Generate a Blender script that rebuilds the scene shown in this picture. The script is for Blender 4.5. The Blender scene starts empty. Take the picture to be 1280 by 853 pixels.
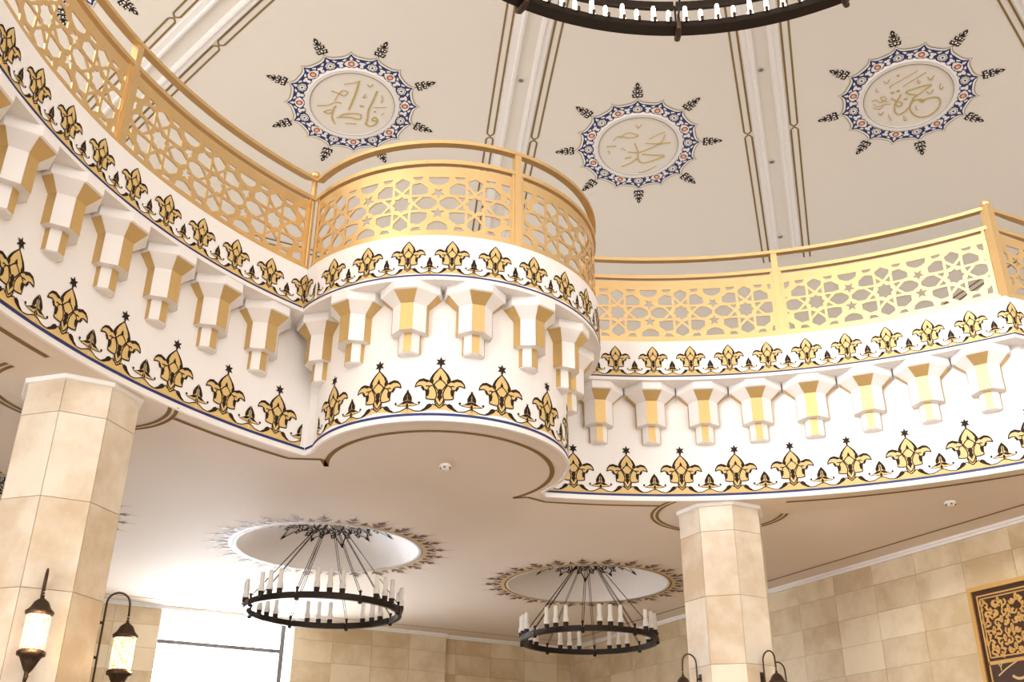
import bpy, bmesh, math, random
from mathutils import Vector, Matrix, geometry
random.seed(7)
PI = math.pi
R = math.radians
SC = bpy.context.scene
COL = SC.collection

# ---------------------------------------------------------------- camera
cam_d = bpy.data.cameras.new('camera')
cam_d.sensor_width = 36.0
cam_d.lens = 1272.5 / 1280 * 36.0
cam_d.clip_end = 200
cam = bpy.data.objects.new('camera', cam_d)
COL.objects.link(cam)
pitch, roll, yaw = 0.45879, 0.007456, R(-27.9)
fw = Vector((0, math.cos(pitch), math.sin(pitch)))
up = Vector((0, -math.sin(pitch), math.cos(pitch)))
rt = Vector((1, 0, 0))
rt2 = math.cos(roll) * rt + math.sin(roll) * up
up2 = -math.sin(roll) * rt + math.cos(roll) * up
rz = Matrix.Rotation(yaw, 3, 'Z')
mr = Matrix((rz @ rt2, rz @ up2, rz @ (-fw))).transposed()
cam.matrix_world = Matrix.Translation((-4.0477, -3.9161, 1.6)) @ mr.to_4x4()
SC.camera = cam

# ---------------------------------------------------------------- light and exposure
SC.view_settings.view_transform = 'Standard'
SC.view_settings.look = 'None'
SC.view_settings.gamma = 1
SC.view_settings.use_curve_mapping = False
SC.view_settings.exposure = 0.12
w = bpy.data.worlds.new('world')
SC.world = w
w.use_nodes = True
w.node_tree.nodes['Background'].inputs[0].default_value = (0.93, 0.96, 1.0, 1)
w.node_tree.nodes['Background'].inputs[1].default_value = 3.0


def area(name, loc, direction, sx, sy, power, color):
    l = bpy.data.lights.new(name, 'AREA')
    l.shape = 'RECTANGLE'
    l.size, l.size_y, l.energy, l.color = sx, sy, power, color
    o = bpy.data.objects.new(name, l)
    COL.objects.link(o)
    o.location = loc
    o.rotation_euler = Vector(direction).to_track_quat('-Z', 'Z').to_euler()
    return o


# daylight through the tall windows to the left of and behind the camera
area('daylight_upper_left_windows', (-13.4, 0.0, 9.3), (1, 0, -0.05), 22, 4.5, 1400, (0.92, 0.96, 1.0))
area('daylight_lower_left_windows', (-13.4, -4.0, 3.0), (1, 0, -0.25), 14, 4, 2100, (0.97, 0.98, 1.0))
area('daylight_upper_rear_windows', (0.0, -13.4, 9.3), (0, 1, -0.05), 22, 4.5, 1050, (0.98, 0.98, 1.0))
area('daylight_gallery_window', (-0.06, 13.9, 3.3), (0, -1, 0.25), 2.1, 3.0, 330, (0.93, 0.96, 1.0))
area('floor_bounce_fill', (0.0, -13.4, 3.0), (0, 1, -0.3), 18, 4, 850, (1.0, 0.97, 0.92))  # unseen fill added so the floor bounces light up to the soffit
k_ = area('daylight_high_window', (-13.0, -7.0, 10.0), (18.0, 9.0, -2.9), 2.5, 2.5, 55, (0.97, 0.98, 1.0))
k_.data.spread = R(24)
# unseen fill lights added behind the parapet to brighten the dome
for nm, l, sx, sy, pw in (('back', (0, 9.6, 6.95), 22, 5, 240), ('right', (9.8, 0, 6.95), 4.5, 12, 80), ('left', (-9.8, 0, 6.95), 4.5, 12, 680), ('front', (0, -9.6, 6.95), 22, 5, 320)):
    area('dome_fill_' + nm, l, (0, 0, 1), sx, sy, pw, (1.0, 0.98, 0.94))


# ---------------------------------------------------------------- materials
def mat(name, color, rough=0.6, metal=0.0, var=0.0, scale=3.0, color2=None, bump=0.0, emit=0.0, rnd=0.0, spec=0.5):
    m = bpy.data.materials.new(name)
    m.use_nodes = True
    nt = m.node_tree
    b = nt.nodes['Principled BSDF']
    b.inputs['Roughness'].default_value = rough
    b.inputs['Metallic'].default_value = metal
    b.inputs['Specular IOR Level'].default_value = spec
    c1 = (*color, 1)
    b.inputs['Base Color'].default_value = c1
    if var or color2:
        tc = nt.nodes.new('ShaderNodeTexCoord')
        n = nt.nodes.new('ShaderNodeTexNoise')
        n.inputs['Scale'].default_value = scale
        n.inputs['Detail'].default_value = 6
        n.inputs['Roughness'].default_value = 0.6
        mx = nt.nodes.new('ShaderNodeMix')
        mx.data_type = 'RGBA'
        mx.inputs['A'].default_value = c1
        c2 = color2 or tuple(max(0, x * (1 - var)) for x in color)
        mx.inputs['B'].default_value = (*c2, 1)
        src = tc.outputs['Object']
        if rnd:
            oi = nt.nodes.new('ShaderNodeObjectInfo')
            ad = nt.nodes.new('ShaderNodeVectorMath')
            ad.operation = 'MULTIPLY_ADD'
            cx = nt.nodes.new('ShaderNodeCombineXYZ')
            for k in range(3):
                nt.links.new(oi.outputs['Random'], cx.inputs[k])
            ad.inputs[1].default_value = (37, 53, 71)
            nt.links.new(cx.outputs[0], ad.inputs[0])
            nt.links.new(tc.outputs['Object'], ad.inputs[2])
            src = ad.outputs[0]
            ma = nt.nodes.new('ShaderNodeMath')
            ma.operation = 'MULTIPLY_ADD'
            nt.links.new(oi.outputs['Random'], ma.inputs[0])
            ma.inputs[1].default_value = rnd
            ma.inputs[2].default_value = -rnd / 2
            rp = nt.nodes.new('ShaderNodeMapRange')
            rp.inputs['From Min'].default_value = 0.35
            rp.inputs['From Max'].default_value = 0.68
            nt.links.new(n.outputs['Fac'], rp.inputs['Value'])
            a2 = nt.nodes.new('ShaderNodeMath')
            a2.operation = 'ADD'
            a2.use_clamp = True
            nt.links.new(rp.outputs[0], a2.inputs[0])
            nt.links.new(ma.outputs[0], a2.inputs[1])
            nt.links.new(a2.outputs[0], mx.inputs['Factor'])
        else:
            nt.links.new(n.outputs['Fac'], mx.inputs['Factor'])
        nt.links.new(src, n.inputs['Vector'])
        nt.links.new(mx.outputs['Result'], b.inputs['Base Color'])
        if bump:
            bp = nt.nodes.new('ShaderNodeBump')
            bp.inputs['Strength'].default_value = bump
            bp.inputs['Distance'].default_value = 0.01
            nt.links.new(n.outputs['Fac'], bp.inputs['Height'])
            nt.links.new(bp.outputs[0], b.inputs['Normal'])
    if emit:
        b.inputs['Emission Color'].default_value = c1
        b.inputs['Emission Strength'].default_value = emit
    return m


M = {
    'plaster': mat('cream plaster', (0.79, 0.74, 0.67), 0.7, var=0.04, scale=1.2),
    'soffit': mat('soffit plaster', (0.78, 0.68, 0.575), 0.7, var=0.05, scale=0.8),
    'white': mat('white painted plaster', (0.86, 0.83, 0.81), 0.55, var=0.03, scale=4),
    'gold_print': mat('ochre gold paint', (0.72, 0.50, 0.19), 0.5, var=0.12, scale=25),
    'black_print': mat('dark brown black paint', (0.035, 0.022, 0.016), 0.85, spec=0.15, var=0.2, scale=20),
    'blue_print': mat('navy blue paint', (0.012, 0.025, 0.16), 0.5, var=0.2, scale=20),
    'white_print': mat('white paint', (0.86, 0.83, 0.78), 0.6, var=0.04, scale=20),
    'red_print': mat('terracotta red paint', (0.42, 0.10, 0.035), 0.6, var=0.15, scale=20),
    'pink_print': mat('salmon pink paint', (0.85, 0.52, 0.38), 0.6, var=0.1, scale=20),
    'olive_print': mat('olive paint', (0.35, 0.28, 0.12), 0.6, var=0.1, scale=20),
    'brown_print': mat('brown paint', (0.21, 0.10, 0.05), 0.6, var=0.35, scale=30),
    'bronze_line': mat('bronze brown stripe paint', (0.27, 0.18, 0.075), 0.95, spec=0.05, var=0.1, scale=15),
    'grey_line': mat('blue grey stripe paint', (0.3, 0.36, 0.44), 0.6, var=0.1, scale=10),
    'gilt': mat('gold painted metal', (0.80, 0.56, 0.27), 0.33, 0.72, var=0.1, scale=8),
    'gilt_panel': mat('gold painted face', (0.66, 0.46, 0.19), 0.45, 0.6, var=0.12, scale=30),
    'letter': mat('pale gold leaf', (0.62, 0.47, 0.2), 0.35, 0.35, var=0.1, scale=10),
    'iron': mat('dark bronzed iron', (0.035, 0.026, 0.02), 0.45, 0.7, var=0.3, scale=30),
    'bronze': mat('antique bronze', (0.10, 0.065, 0.04), 0.45, 0.8, var=0.5, scale=60, bump=0.5),
    'candle': mat('white candle tube', (0.9, 0.87, 0.83), 0.4, var=0.03, scale=20),
    'lit': mat('lit bulb glass', (1.0, 0.9, 0.8), 0.3, emit=5.0),
    'stone': mat('travertine tile', (0.72, 0.61, 0.43), 0.45, color2=(0.54, 0.41, 0.24), scale=2.2, rnd=1.1, bump=0.08),
    'stone_pale': mat('pale travertine', (0.76, 0.68, 0.56), 0.4, color2=(0.58, 0.45, 0.30), scale=2.4, rnd=0.8, bump=0.08),
    'grout': mat('stone joint', (0.36, 0.27, 0.17), 0.8, var=0.1, scale=9),
    'carpet': mat('floor carpet', (0.50, 0.40, 0.32), 0.9, var=0.25, scale=2),
    'frame_gold': mat('gilded frame wood', (0.62, 0.37, 0.11), 0.45, 0.2, var=0.15, scale=12),
    'panel_dark': mat('dark walnut field', (0.055, 0.018, 0.008), 0.5, var=0.3, scale=6),
    'mullion': mat('grey window metal', (0.2, 0.19, 0.2), 0.5, 0.3, var=0.1, scale=5),
    'plastic': mat('white plastic', (0.85, 0.83, 0.8), 0.4, var=0.02, scale=5),
    'dark': mat('dark slot', (0.05, 0.05, 0.05), 0.6, var=0.1, scale=5),
    'chrome': mat('brushed nickel', (0.55, 0.53, 0.5), 0.3, 0.9, var=0.1, scale=20),
}


def glass_mat():
    m = bpy.data.materials.new('window glass')
    m.use_nodes = True
    b = m.node_tree.nodes['Principled BSDF']
    b.inputs['Base Color'].default_value = (0.95, 0.97, 1, 1)
    b.inputs['Roughness'].default_value = 0.0
    b.inputs['Transmission Weight'].default_value = 1.0
    b.inputs['IOR'].default_value = 1.01
    return m


M['glass'] = glass_mat()


def mosaic_mat():
    m = bpy.data.materials.new('lit mosaic glass')
    m.use_nodes = True
    nt = m.node_tree
    b = nt.nodes['Principled BSDF']
    tc = nt.nodes.new('ShaderNodeTexCoord')
    v = nt.nodes.new('ShaderNodeTexVoronoi')
    v.inputs['Scale'].default_value = 60
    cr = nt.nodes.new('ShaderNodeValToRGB')
    cr.color_ramp.elements[0].color = (1, 0.92, 0.8, 1)
    cr.color_ramp.elements[1].color = (0.75, 0.33, 0.12, 1)
    cr.color_ramp.elements[0].position = 0.35
    cr.color_ramp.elements[1].position = 0.62
    nt.links.new(tc.outputs['Object'], v.inputs['Vector'])
    nt.links.new(v.outputs['Distance'], cr.inputs[0])
    nt.links.new(cr.outputs[0], b.inputs['Base Color'])
    nt.links.new(cr.outputs[0], b.inputs['Emission Color'])
    b.inputs['Emission Strength'].default_value = 1.6
    return m


M['mosaic'] = mosaic_mat()


# ---------------------------------------------------------------- object helpers
def tag(o, label=None, cat=None, group=None, kind=None):
    if label:
        o['label'] = label
    if cat:
        o['category'] = cat
    if group:
        o['group'] = group
    if kind:
        o['kind'] = kind
    return o


def empty(name, loc=(0, 0, 0), rz=0.0, **k):
    o = bpy.data.objects.new(name, None)
    COL.objects.link(o)
    o.location = loc
    o.rotation_euler = (0, 0, rz)
    o.empty_display_size = 0.1
    return tag(o, **k)


def mk(name, verts, faces, m, parent=None, smooth=False, local=False):
    """verts in world metres; moved into the parent's (unrotated) frame unless local"""
    me = bpy.data.meshes.new(name)
    if parent is not None and not local:
        p = parent
        off = Vector((0, 0, 0))
        while p is not None:
            off += p.location
            p = p.parent
        verts = [(v[0] - off.x, v[1] - off.y, v[2] - off.z) for v in verts]
    me.from_pydata([tuple(v) for v in verts], [], [tuple(f) for f in faces])
    if m is not None:
        me.materials.append(M[m])
    me.validate()
    if smooth:
        for p in me.polygons:
            p.use_smooth = True
    me.update()
    o = bpy.data.objects.new(name, me)
    COL.objects.link(o)
    if parent is not None:
        o.parent = parent
    return o


def outward(o):
    bm = bmesh.new()
    bm.from_mesh(o.data)
    bmesh.ops.recalc_face_normals(bm, faces=bm.faces)
    bm.to_mesh(o.data)
    bm.free()
    return o


def copy_tree(o, parent=None):
    c = o.copy()
    COL.objects.link(c)
    if parent is not None:
        c.parent = parent
    for ch in list(o.children):
        copy_tree(ch, c)
    return c


class MB:
    def __init__(s):
        s.v = []
        s.f = []

    def add(s, v, f):
        n = len(s.v)
        s.v += [tuple(x) for x in v]
        s.f += [tuple(i + n for i in q) for q in f]
        return s

    def box(s, x0, x1, y0, y1, z0, z1):
        return s.add([(x0, y0, z0), (x1, y0, z0), (x1, y1, z0), (x0, y1, z0), (x0, y0, z1), (x1, y0, z1), (x1, y1, z1), (x0, y1, z1)],
                     [(0, 3, 2, 1), (4, 5, 6, 7), (0, 1, 5, 4), (1, 2, 6, 5), (2, 3, 7, 6), (3, 0, 4, 7)])

    def lathe(s, prof, c=(0, 0, 0), n=20, cap=True):
        vs = []
        for r, z in prof:
            for i in range(n):
                a = 2 * PI * i / n
                vs.append((c[0] + r * math.cos(a), c[1] + r * math.sin(a), c[2] + z))
        fs = []
        for k in range(len(prof) - 1):
            for i in range(n):
                j = (i + 1) % n
                fs.append((k * n + i, k * n + j, (k + 1) * n + j, (k + 1) * n + i))
        if cap:
            fs.append(tuple(range(n))[::-1])
            fs.append(tuple((len(prof) - 1) * n + i for i in range(n)))
        return s.add(vs, fs)

    def tube(s, pts, r, n=8, cap=True):
        pts = [Vector(p) for p in pts]
        rr = r if isinstance(r, (list, tuple)) else [r] * len(pts)
        vs = []
        prev = None
        for i, p in enumerate(pts):
            t = (pts[min(i + 1, len(pts) - 1)] - pts[max(i - 1, 0)]).normalized()
            if prev is None:
                a = Vector((0, 0, 1)) if abs(t.z) < 0.9 else Vector((1, 0, 0))
                x = t.cross(a).normalized()
            else:
                x = (prev - t * prev.dot(t)).normalized()
            prev = x
            y = t.cross(x)
            for k in range(n):
                a = 2 * PI * k / n
                vs.append(p + (x * math.cos(a) + y * math.sin(a)) * rr[i])
        fs = []
        for k in range(len(pts) - 1):
            for i in range(n):
                j = (i + 1) % n
                fs.append((k * n + i, k * n + j, (k + 1) * n + j, (k + 1) * n + i))
        if cap:
            fs.append(tuple(range(n))[::-1])
            fs.append(tuple((len(pts) - 1) * n + i for i in range(n)))
        return s.add(vs, fs)

    def obj(s, name, m, parent=None, smooth=False, local=False):
        return mk(name, s.v, s.f, m, parent, smooth, local)


# ---------------------------------------------------------------- plan curves of the gallery edge
def arc3(a, m, b, n=48):
    ax, ay = a
    mx, my = m
    bx, by = b
    A11, A12, B1 = 2 * (mx - ax), 2 * (my - ay), mx * mx + my * my - ax * ax - ay * ay
    A21, A22, B2 = 2 * (bx - ax), 2 * (by - ay), bx * bx + by * by - ax * ax - ay * ay
    D = A11 * A22 - A12 * A21
    cx, cy = (B1 * A22 - B2 * A12) / D, (A11 * B2 - A21 * B1) / D
    r = math.hypot(ax - cx, ay - cy)
    t0, t1, t2 = (math.atan2(y - cy, x - cx) for x, y in (a, m, b))
    d = (t1 - t0 + PI) % (2 * PI) - PI
    te = t0 + ((t2 - t0) % (2 * PI)) if d > 0 else t0 - ((t0 - t2) % (2 * PI))
    return [(cx + r * math.cos(t0 + (te - t0) * i / n), cy + r * math.sin(t0 + (te - t0) * i / n)) for i in range(n + 1)]


def circ_pts(c, r, t0, t1, n):
    return [(c[0] + r * math.cos(R(t0 + (t1 - t0) * i / n)), c[1] + r * math.sin(R(t0 + (t1 - t0) * i / n))) for i in range(n + 1)]


def rot90(p, k):
    for _ in range(k % 4):
        p = [(y, -x) for x, y in p]     # clockwise quarter turns
    return p


class Path:
    def __init__(s, pts):
        q = [pts[0]]
        for p in pts[1:]:
            if math.dist(p, q[-1]) > 1e-4:
                q.append(p)
        s.p = q
        s.L = [0.0]
        for a, b in zip(q, q[1:]):
            s.L.append(s.L[-1] + math.dist(a, b))
        s.len = s.L[-1]

    def seg(s, t):
        import bisect
        return min(max(bisect.bisect_right(s.L, t) - 1, 0), len(s.p) - 2)

    def at(s, t, off=0.0):
        """point at arc length t pushed 'off' metres towards the hall"""
        i = s.seg(t)
        a, b = s.p[i], s.p[i + 1]
        l = s.L[i + 1] - s.L[i]
        f = (t - s.L[i]) / l
        tx, ty = (b[0] - a[0]) / l, (b[1] - a[1]) / l
        return (a[0] + (b[0] - a[0]) * f + ty * off, a[1] + (b[1] - a[1]) * f - tx * off)

    def frame(s, t):
        i = s.seg(t)
        a, b = s.p[i], s.p[i + 1]
        l = s.L[i + 1] - s.L[i]
        return (b[0] - a[0]) / l, (b[1] - a[1]) / l

    def steps(s, t0, t1):
        return [t0] + [x for x in s.L if t0 + 1e-4 < x < t1 - 1e-4] + [t1]


UPL = [(-5.0, 1.97)] + [p for p in arc3((-5.03, 1.72), (-3.755, 3.742), (-1.68, 5.03)) if p[1] > 2.0]
UPB = arc3((-1.68, 5.03), (-.009, 3.60), (1.67, 5.03))
UPR = arc3((1.67, 5.03), (3.62, 3.80), (5.0, 1.987))
UPB2 = [(5.0, 1.987), (5.5, 1.95), (6.0, 1.925), (6.45, 1.91)]
LOL = [p for p in arc3((-5.46, 1.40), (-3.753, 4.119), (-1.39, 5.48)) if p[1] > 2.05]
LOB = [(-1.39, 5.48)] + circ_pts((-.05, 5.19), 1.315, -187, 7, 60) + [(1.36, 5.475)]
LOR = [p for p in arc3((1.36, 5.475), (3.942, 3.942), (5.46, 1.40)) if p[1] > 2.05]
LOB2 = [(LOR[-1][0], LOR[-1][1]), (5.8, 2.06), (6.2, 2.04), (6.60, 2.03)]


def loop(L, B, RR, B2):
    """whole gallery edge, clockwise seen from above, starting at the left arc; the front half mirrors the back half"""
    back = L + B + RR + B2
    front = [(x, -y) for x, y in back[::-1]]
    side = [(-x, y) for x, y in B2[::-1]]
    return back + front + [(x, -y) for x, y in side[::-1]] + side + [L[0]]


UP = Path(loop(UPL, UPB, UPR, UPB2))
LO = Path(loop(LOL, LOB, LOR, LOB2))
uL, uB, uR, uB2 = (Path(p).len for p in (UPL, UPB, UPR, UPB2))
lL, lB, lR, lB2 = (Path(p).len for p in (LOL, LOB, LOR, LOB2))
Z_SOF, Z_LIP, Z_TOP = 5.045, 6.36, 6.85


# ---------------------------------------------------------------- flat print helpers
def inpoly(x, y, p):
    c = False
    j = len(p) - 1
    for i in range(len(p)):
        if (p[i][1] > y) != (p[j][1] > y) and x < (p[j][0] - p[i][0]) * (y - p[i][1]) / (p[j][1] - p[i][1]) + p[i][0]:
            c = not c
        j = i
    return c


def fill(polys, grid=None, cut=None):
    """union of simple polygons as triangles; grid adds points so that it can follow a curve"""
    vs, fs = [], []
    for p in polys:
        n = len(vs)
        a = sum(p[i][0] * p[(i + 1) % len(p)][1] - p[(i + 1) % len(p)][0] * p[i][1] for i in range(len(p)))
        if abs(a) < 1e-9:
            continue
        q = list(p) if a > 0 else list(p)[::-1]
        vs += [Vector(x) for x in q]
        fs.append(list(range(n, n + len(q))))
    if grid:
        x0, x1 = min(v.x for v in vs), max(v.x for v in vs)
        y0, y1 = min(v.y for v in vs), max(v.y for v in vs)
        nx, ny = int((x1 - x0) / grid), int((y1 - y0) / grid)
        for i in range(1, nx + 1):
            for j in range(1, ny + 1):
                vs.append(Vector((x0 + grid * i + 0.0007 * (j % 3), y0 + grid * j + 0.0005 * (i % 3))))
    es = []
    if cut is not None:
        y0, y1 = min(v.y for v in vs), max(v.y for v in vs)
        es = [(len(vs), len(vs) + 1)]
        vs += [Vector((cut, y0 - .01)), Vector((cut, y1 + .01))]
    r = geometry.delaunay_2d_cdt(vs, es, fs, 0, 1e-6)
    F = [tuple(f) for f, o in zip(r[2], r[5]) if len(o)]
    used = sorted({i for f in F for i in f})
    ix = {k: i for i, k in enumerate(used)}
    return [tuple(r[0][k]) for k in used], [tuple(ix[i] for i in f) for f in F]


def stroke(pts, w0, w1=None, taper=False):
    """polygons of a pen stroke"""
    w1 = w0 if w1 is None else w1
    out = []
    n = len(pts)
    def wd(i):
        t = i / (n - 1)
        w = w0 + (w1 - w0) * t
        if taper:
            w *= 0.35 + 0.65 * math.sin(PI * min(1, max(0.0, t * 0.9 + 0.05)))
        return w / 2
    for i in range(n - 1):
        a, b = pts[i], pts[i + 1]
        l = math.dist(a, b)
        if l < 1e-6:
            continue
        nx, ny = -(b[1] - a[1]) / l, (b[0] - a[0]) / l
        wa, wb = wd(i), wd(i + 1)
        out.append([(a[0] - nx * wa, a[1] - ny * wa), (b[0] - nx * wb, b[1] - ny * wb), (b[0] + nx * wb, b[1] + ny * wb), (a[0] + nx * wa, a[1] + ny * wa)])
    for i in range(1, n - 1):
        w = wd(i)
        out.append([(pts[i][0] + w * math.cos(a * PI / 3), pts[i][1] + w * math.sin(a * PI / 3)) for a in range(6)])
    return out


def curve(pts, n=5):
    """Catmull-Rom through points"""
    if len(pts) < 3:
        return list(pts)
    P = [pts[0]] + list(pts) + [pts[-1]]
    o = []
    for i in range(1, len(P) - 2):
        p0, p1, p2, p3 = P[i - 1], P[i], P[i + 1], P[i + 2]
        for k in range(n):
            t = k / n
            o.append(tuple(0.5 * (2 * p1[c] + (p2[c] - p0[c]) * t + (2 * p0[c] - 5 * p1[c] + 4 * p2[c] - p3[c]) * t * t + (-p0[c] + 3 * p1[c] - 3 * p2[c] + p3[c]) * t ** 3) for c in (0, 1)))
    o.append(tuple(pts[-1]))
    return o


def mir(p):
    return [(-x, y) for x, y in p][::-1]


def blob(cx, cy, rx, ry, n=10, a=0.0):
    return [(cx + rx * math.cos(2 * PI * i / n) * math.cos(a) - ry * math.sin(2 * PI * i / n) * math.sin(a),
             cy + rx * math.cos(2 * PI * i / n) * math.sin(a) + ry * math.sin(2 * PI * i / n) * math.cos(a)) for i in range(n)]


def leaf(x, y, l, w, a):
    pts = [(0, 0), (0.3, 0.5), (0.6, 0.42), (1, 0), (0.6, -0.42), (0.3, -0.5)]
    return [(x + l * p * math.cos(a) - w * q * math.sin(a), y + l * p * math.sin(a) + w * q * math.cos(a)) for p, q in pts]


# ---------------------------------------------------------------- painted palmettes of the two friezes
def palmette(sx, sy, star):
    """gold, black and overprinted gold polygons; x centred, y up from the blue line"""
    half = [(0, 408), (35, 375), (68, 338), (88, 300), (90, 278), (110, 290), (150, 303), (188, 292), (212, 265), (222, 230), (200, 240), (172, 244), (150, 232), (138, 205), (120, 205), (120, 125), (75, 118), (40, 118), (40, 90), (25, 62), (0, 42)]
    body = half + [(-x, y) for x, y in half[1:-1]][::-1]
    K = []

    def both(p):
        K.append(p)
        K.append(mir(p))
    # outlines
    for i in range(len(half) - 1):
        for q in stroke([half[i], half[i + 1]], 10):
            both(q)
    both([(0, 412), (40, 372), (70, 340), (92, 300), (92, 272), (62, 262), (58, 285), (66, 305), (48, 345), (20, 380)])
    both([(92, 278), (112, 294), (150, 309), (190, 298), (216, 268), (224, 228), (206, 262), (184, 279), (150, 284), (118, 270)])
    both([(140, 210), (150, 236), (170, 226), (158, 212), (150, 196), (138, 200)])
    both([(120, 205), (138, 212), (128, 190), (124, 150), (104, 148), (96, 165), (92, 195), (104, 215)])
    K.append([(0, 338), (16, 302), (0, 290), (-16, 302)])
    K.append([(-10, 212), (10, 212), (24, 182), (14, 160), (24, 138), (10, 118), (0, 95), (-10, 118), (-24, 138), (-14, 160), (-24, 182)])
    for c in ([(0, 300), (30, 278), (58, 248), (90, 236), (104, 214)], [(90, 278), (58, 252), (28, 212), (8, 190)], [(62, 240), (40, 205), (28, 160), (38, 118)], [(38, 118), (24, 90), (0, 62)], [(126, 236), (108, 240), (92, 236)]):
        for q in stroke(curve(c, 3), 10):
            both(q)
    # ground scallop
    g = curve([(30, 62), (60, 78), (95, 44), (150, 18), (215, 20), (262, 40), (296, 52)], 3)
    ground = [(-x, y) for x, y in g][::-1] + g + [(296, 0), (-296, 0)]
    for i in range(len(g) - 1):
        for q in stroke([g[i], g[i + 1]], 8.5):
            both(q)
    both([(62, 66), (82, 84), (108, 74), (130, 44), (165, 22), (120, 26), (92, 38), (72, 52)])
    small = []
    for s in (1, -1):
        X = 295 * s
        def sh(p):
            return [(X - s * x if False else X + x, y) for x, y in p]
        sb = [(0, 210), (30, 172), (46, 140), (50, 112), (36, 104), (112, 70), (60, 74), (20, 52), (0, 40)]
        full = sb + [(-x, y) for x, y in sb[1:-1]][::-1]
        # only the half nearer to this palmette belongs to it
        hf = [(x, y) for x, y in full if x * s <= 0.01]
        hf.sort(key=lambda p: -p[1])
        small.append([(X + x, y) for x, y in ([(0, 210), (-30 * s, 172), (-46 * s, 140), (-50 * s, 112), (-36 * s, 104), (-112 * s, 72), (-60 * s, 74), (-20 * s, 52), (0, 40)])])
        for p in ([(0, 214), (-32, 174), (-50, 138), (-50, 108), (-28, 112), (-14, 130), (-14, 160), (0, 186)],
                  [(-8, 112), (-40, 108), (-68, 92), (-112, 70), (-70, 84), (-34, 84), (-6, 96)],
                  [(0, 100), (-14, 72), (0, 36)]):
            K.append([(X + x * s, y) for x, y in p])
        for q in stroke([(X, 186), (X - 4 * s, 150), (X - 2 * s, 100)], 5):
            K.append(q)
        for q in stroke(curve([(X, 66), (X - 40 * s, 66), (X - 90 * s, 70), (X - 118 * s, 82)], 3), 5):
            K.append(q)
        K.append(blob(X - 116 * s, 92, 11, 11, 8))
    if star:
        st = []
        for i in range(12):
            r = 50 if i % 2 == 0 else 24
            a = PI / 2 + i * PI / 6
            st.append((r * math.cos(a), 456 + r * math.sin(a)))
        K.append(st)
        K.append([(-12, 430), (12, 430), (4, 405), (-4, 405)])
    S = lambda P: [[(x * sx, y * sy) for x, y in p] for p in P]
    return S([ground, body] + small), S(K)


def frieze(prefix, path, parent, cs, zb, sx, sy, star, off):
    G, K = palmette(sx, sy, star)
    gv, gf = fill(G, 0.04)
    kv, kf = fill(K)
    corners = (lL, lL + lB, lL + lB + lR) if path is LO else (uL, uL + uB, uL + uB + uR)
    hw = 296 * sx
    for c in cs:
        k_ = [q - c for q in corners if abs(q - c) < hw]
        if k_:
            gv_, gf_ = fill(G, 0.04, k_[0])
            kv_, kf_ = fill(K, None, k_[0])
        else:
            gv_, gf_, kv_, kf_ = gv, gf, kv, kf
        for vs, fs, m, o in ((gv_, gf_, 'gold_print', off), (kv_, kf_, 'black_print', off + 0.0025)):
            V = []
            for x, y in vs:
                q = path.at(c + x, o)
                V.append((q[0], q[1], zb + y))
            mk(prefix + ('_palmette' if m == 'gold_print' else '_outline'), V, fs, m, parent)


def band(name, path, t0, t1, z0, z1, o0, o1, m, parent=None, bottom=True):
    """solid strip following the path between offsets o0 (wall side) and o1 (hall side)"""
    T = path.steps(t0, t1)
    v, f = [], []
    for t in T:
        a, b = path.at(t, o0), path.at(t, o1)
        v += [(*a, z0), (*b, z0), (*b, z1), (*a, z1)]
    for i in range(len(T) - 1):
        k = i * 4
        for j in range(4):
            f.append((k + j, k + (j + 1) % 4, k + 4 + (j + 1) % 4, k + 4 + j))
    f.append((0, 1, 2, 3))
    n = len(v) - 4
    f.append((n + 3, n + 2, n + 1, n))
    return mk(name, v, f, m, parent)


# ---------------------------------------------------------------- setting: gallery edge
def offset_loop(path, off):
    return [path.at(t + 1e-5, off) for t in path.L[:-1]]


wall_balcony = empty('wall_balcony', (0, 0, Z_SOF), kind='structure', label='white gallery parapet wall with gold and black painted friezes above the hall')
# lower drum, shelf and upper band as one plastered shell
T = LO.L[:-1]
v = [(*LO.at(t + 1e-5), z) for t in T for z in (Z_SOF, Z_LIP + .02)]
n = len(T)
f = [(2 * i, 2 * ((i + 1) % n), 2 * ((i + 1) % n) + 1, 2 * i + 1) for i in range(n)]
mk('lower_wall_face', v, f, 'white', wall_balcony)
band('edge_bead', LO, 0.02, lL + lB + lR + lB2, Z_SOF - .012, Z_SOF + .012, -.02, .012, 'white', wall_balcony)
lo_c = [p for p in LO.p[:-1]]
up_c = [p for p in UP.p[:-1]]


def ring_fill(outer, inner, z, holes=()):
    """flat face set between two closed loops, optional round holes"""
    vs, es = [], []
    for lp in [outer, inner] + list(holes):
        n0 = len(vs)
        vs += [Vector(p) for p in lp]
        es += [(n0 + i, n0 + (i + 1) % len(lp)) for i in range(len(lp))]
    r = geometry.delaunay_2d_cdt(vs, es, [], 0, 1e-6)
    V = [tuple(x) for x in r[0]]
    F = []
    for t in r[2]:
        cx = sum(V[i][0] for i in t) / 3
        cy = sum(V[i][1] for i in t) / 3
        if inpoly(cx, cy, outer) and not inpoly(cx, cy, inner) and not any(inpoly(cx, cy, h) for h in holes):
            F.append(t)
    return [(x, y, z) for x, y in V], F


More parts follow.
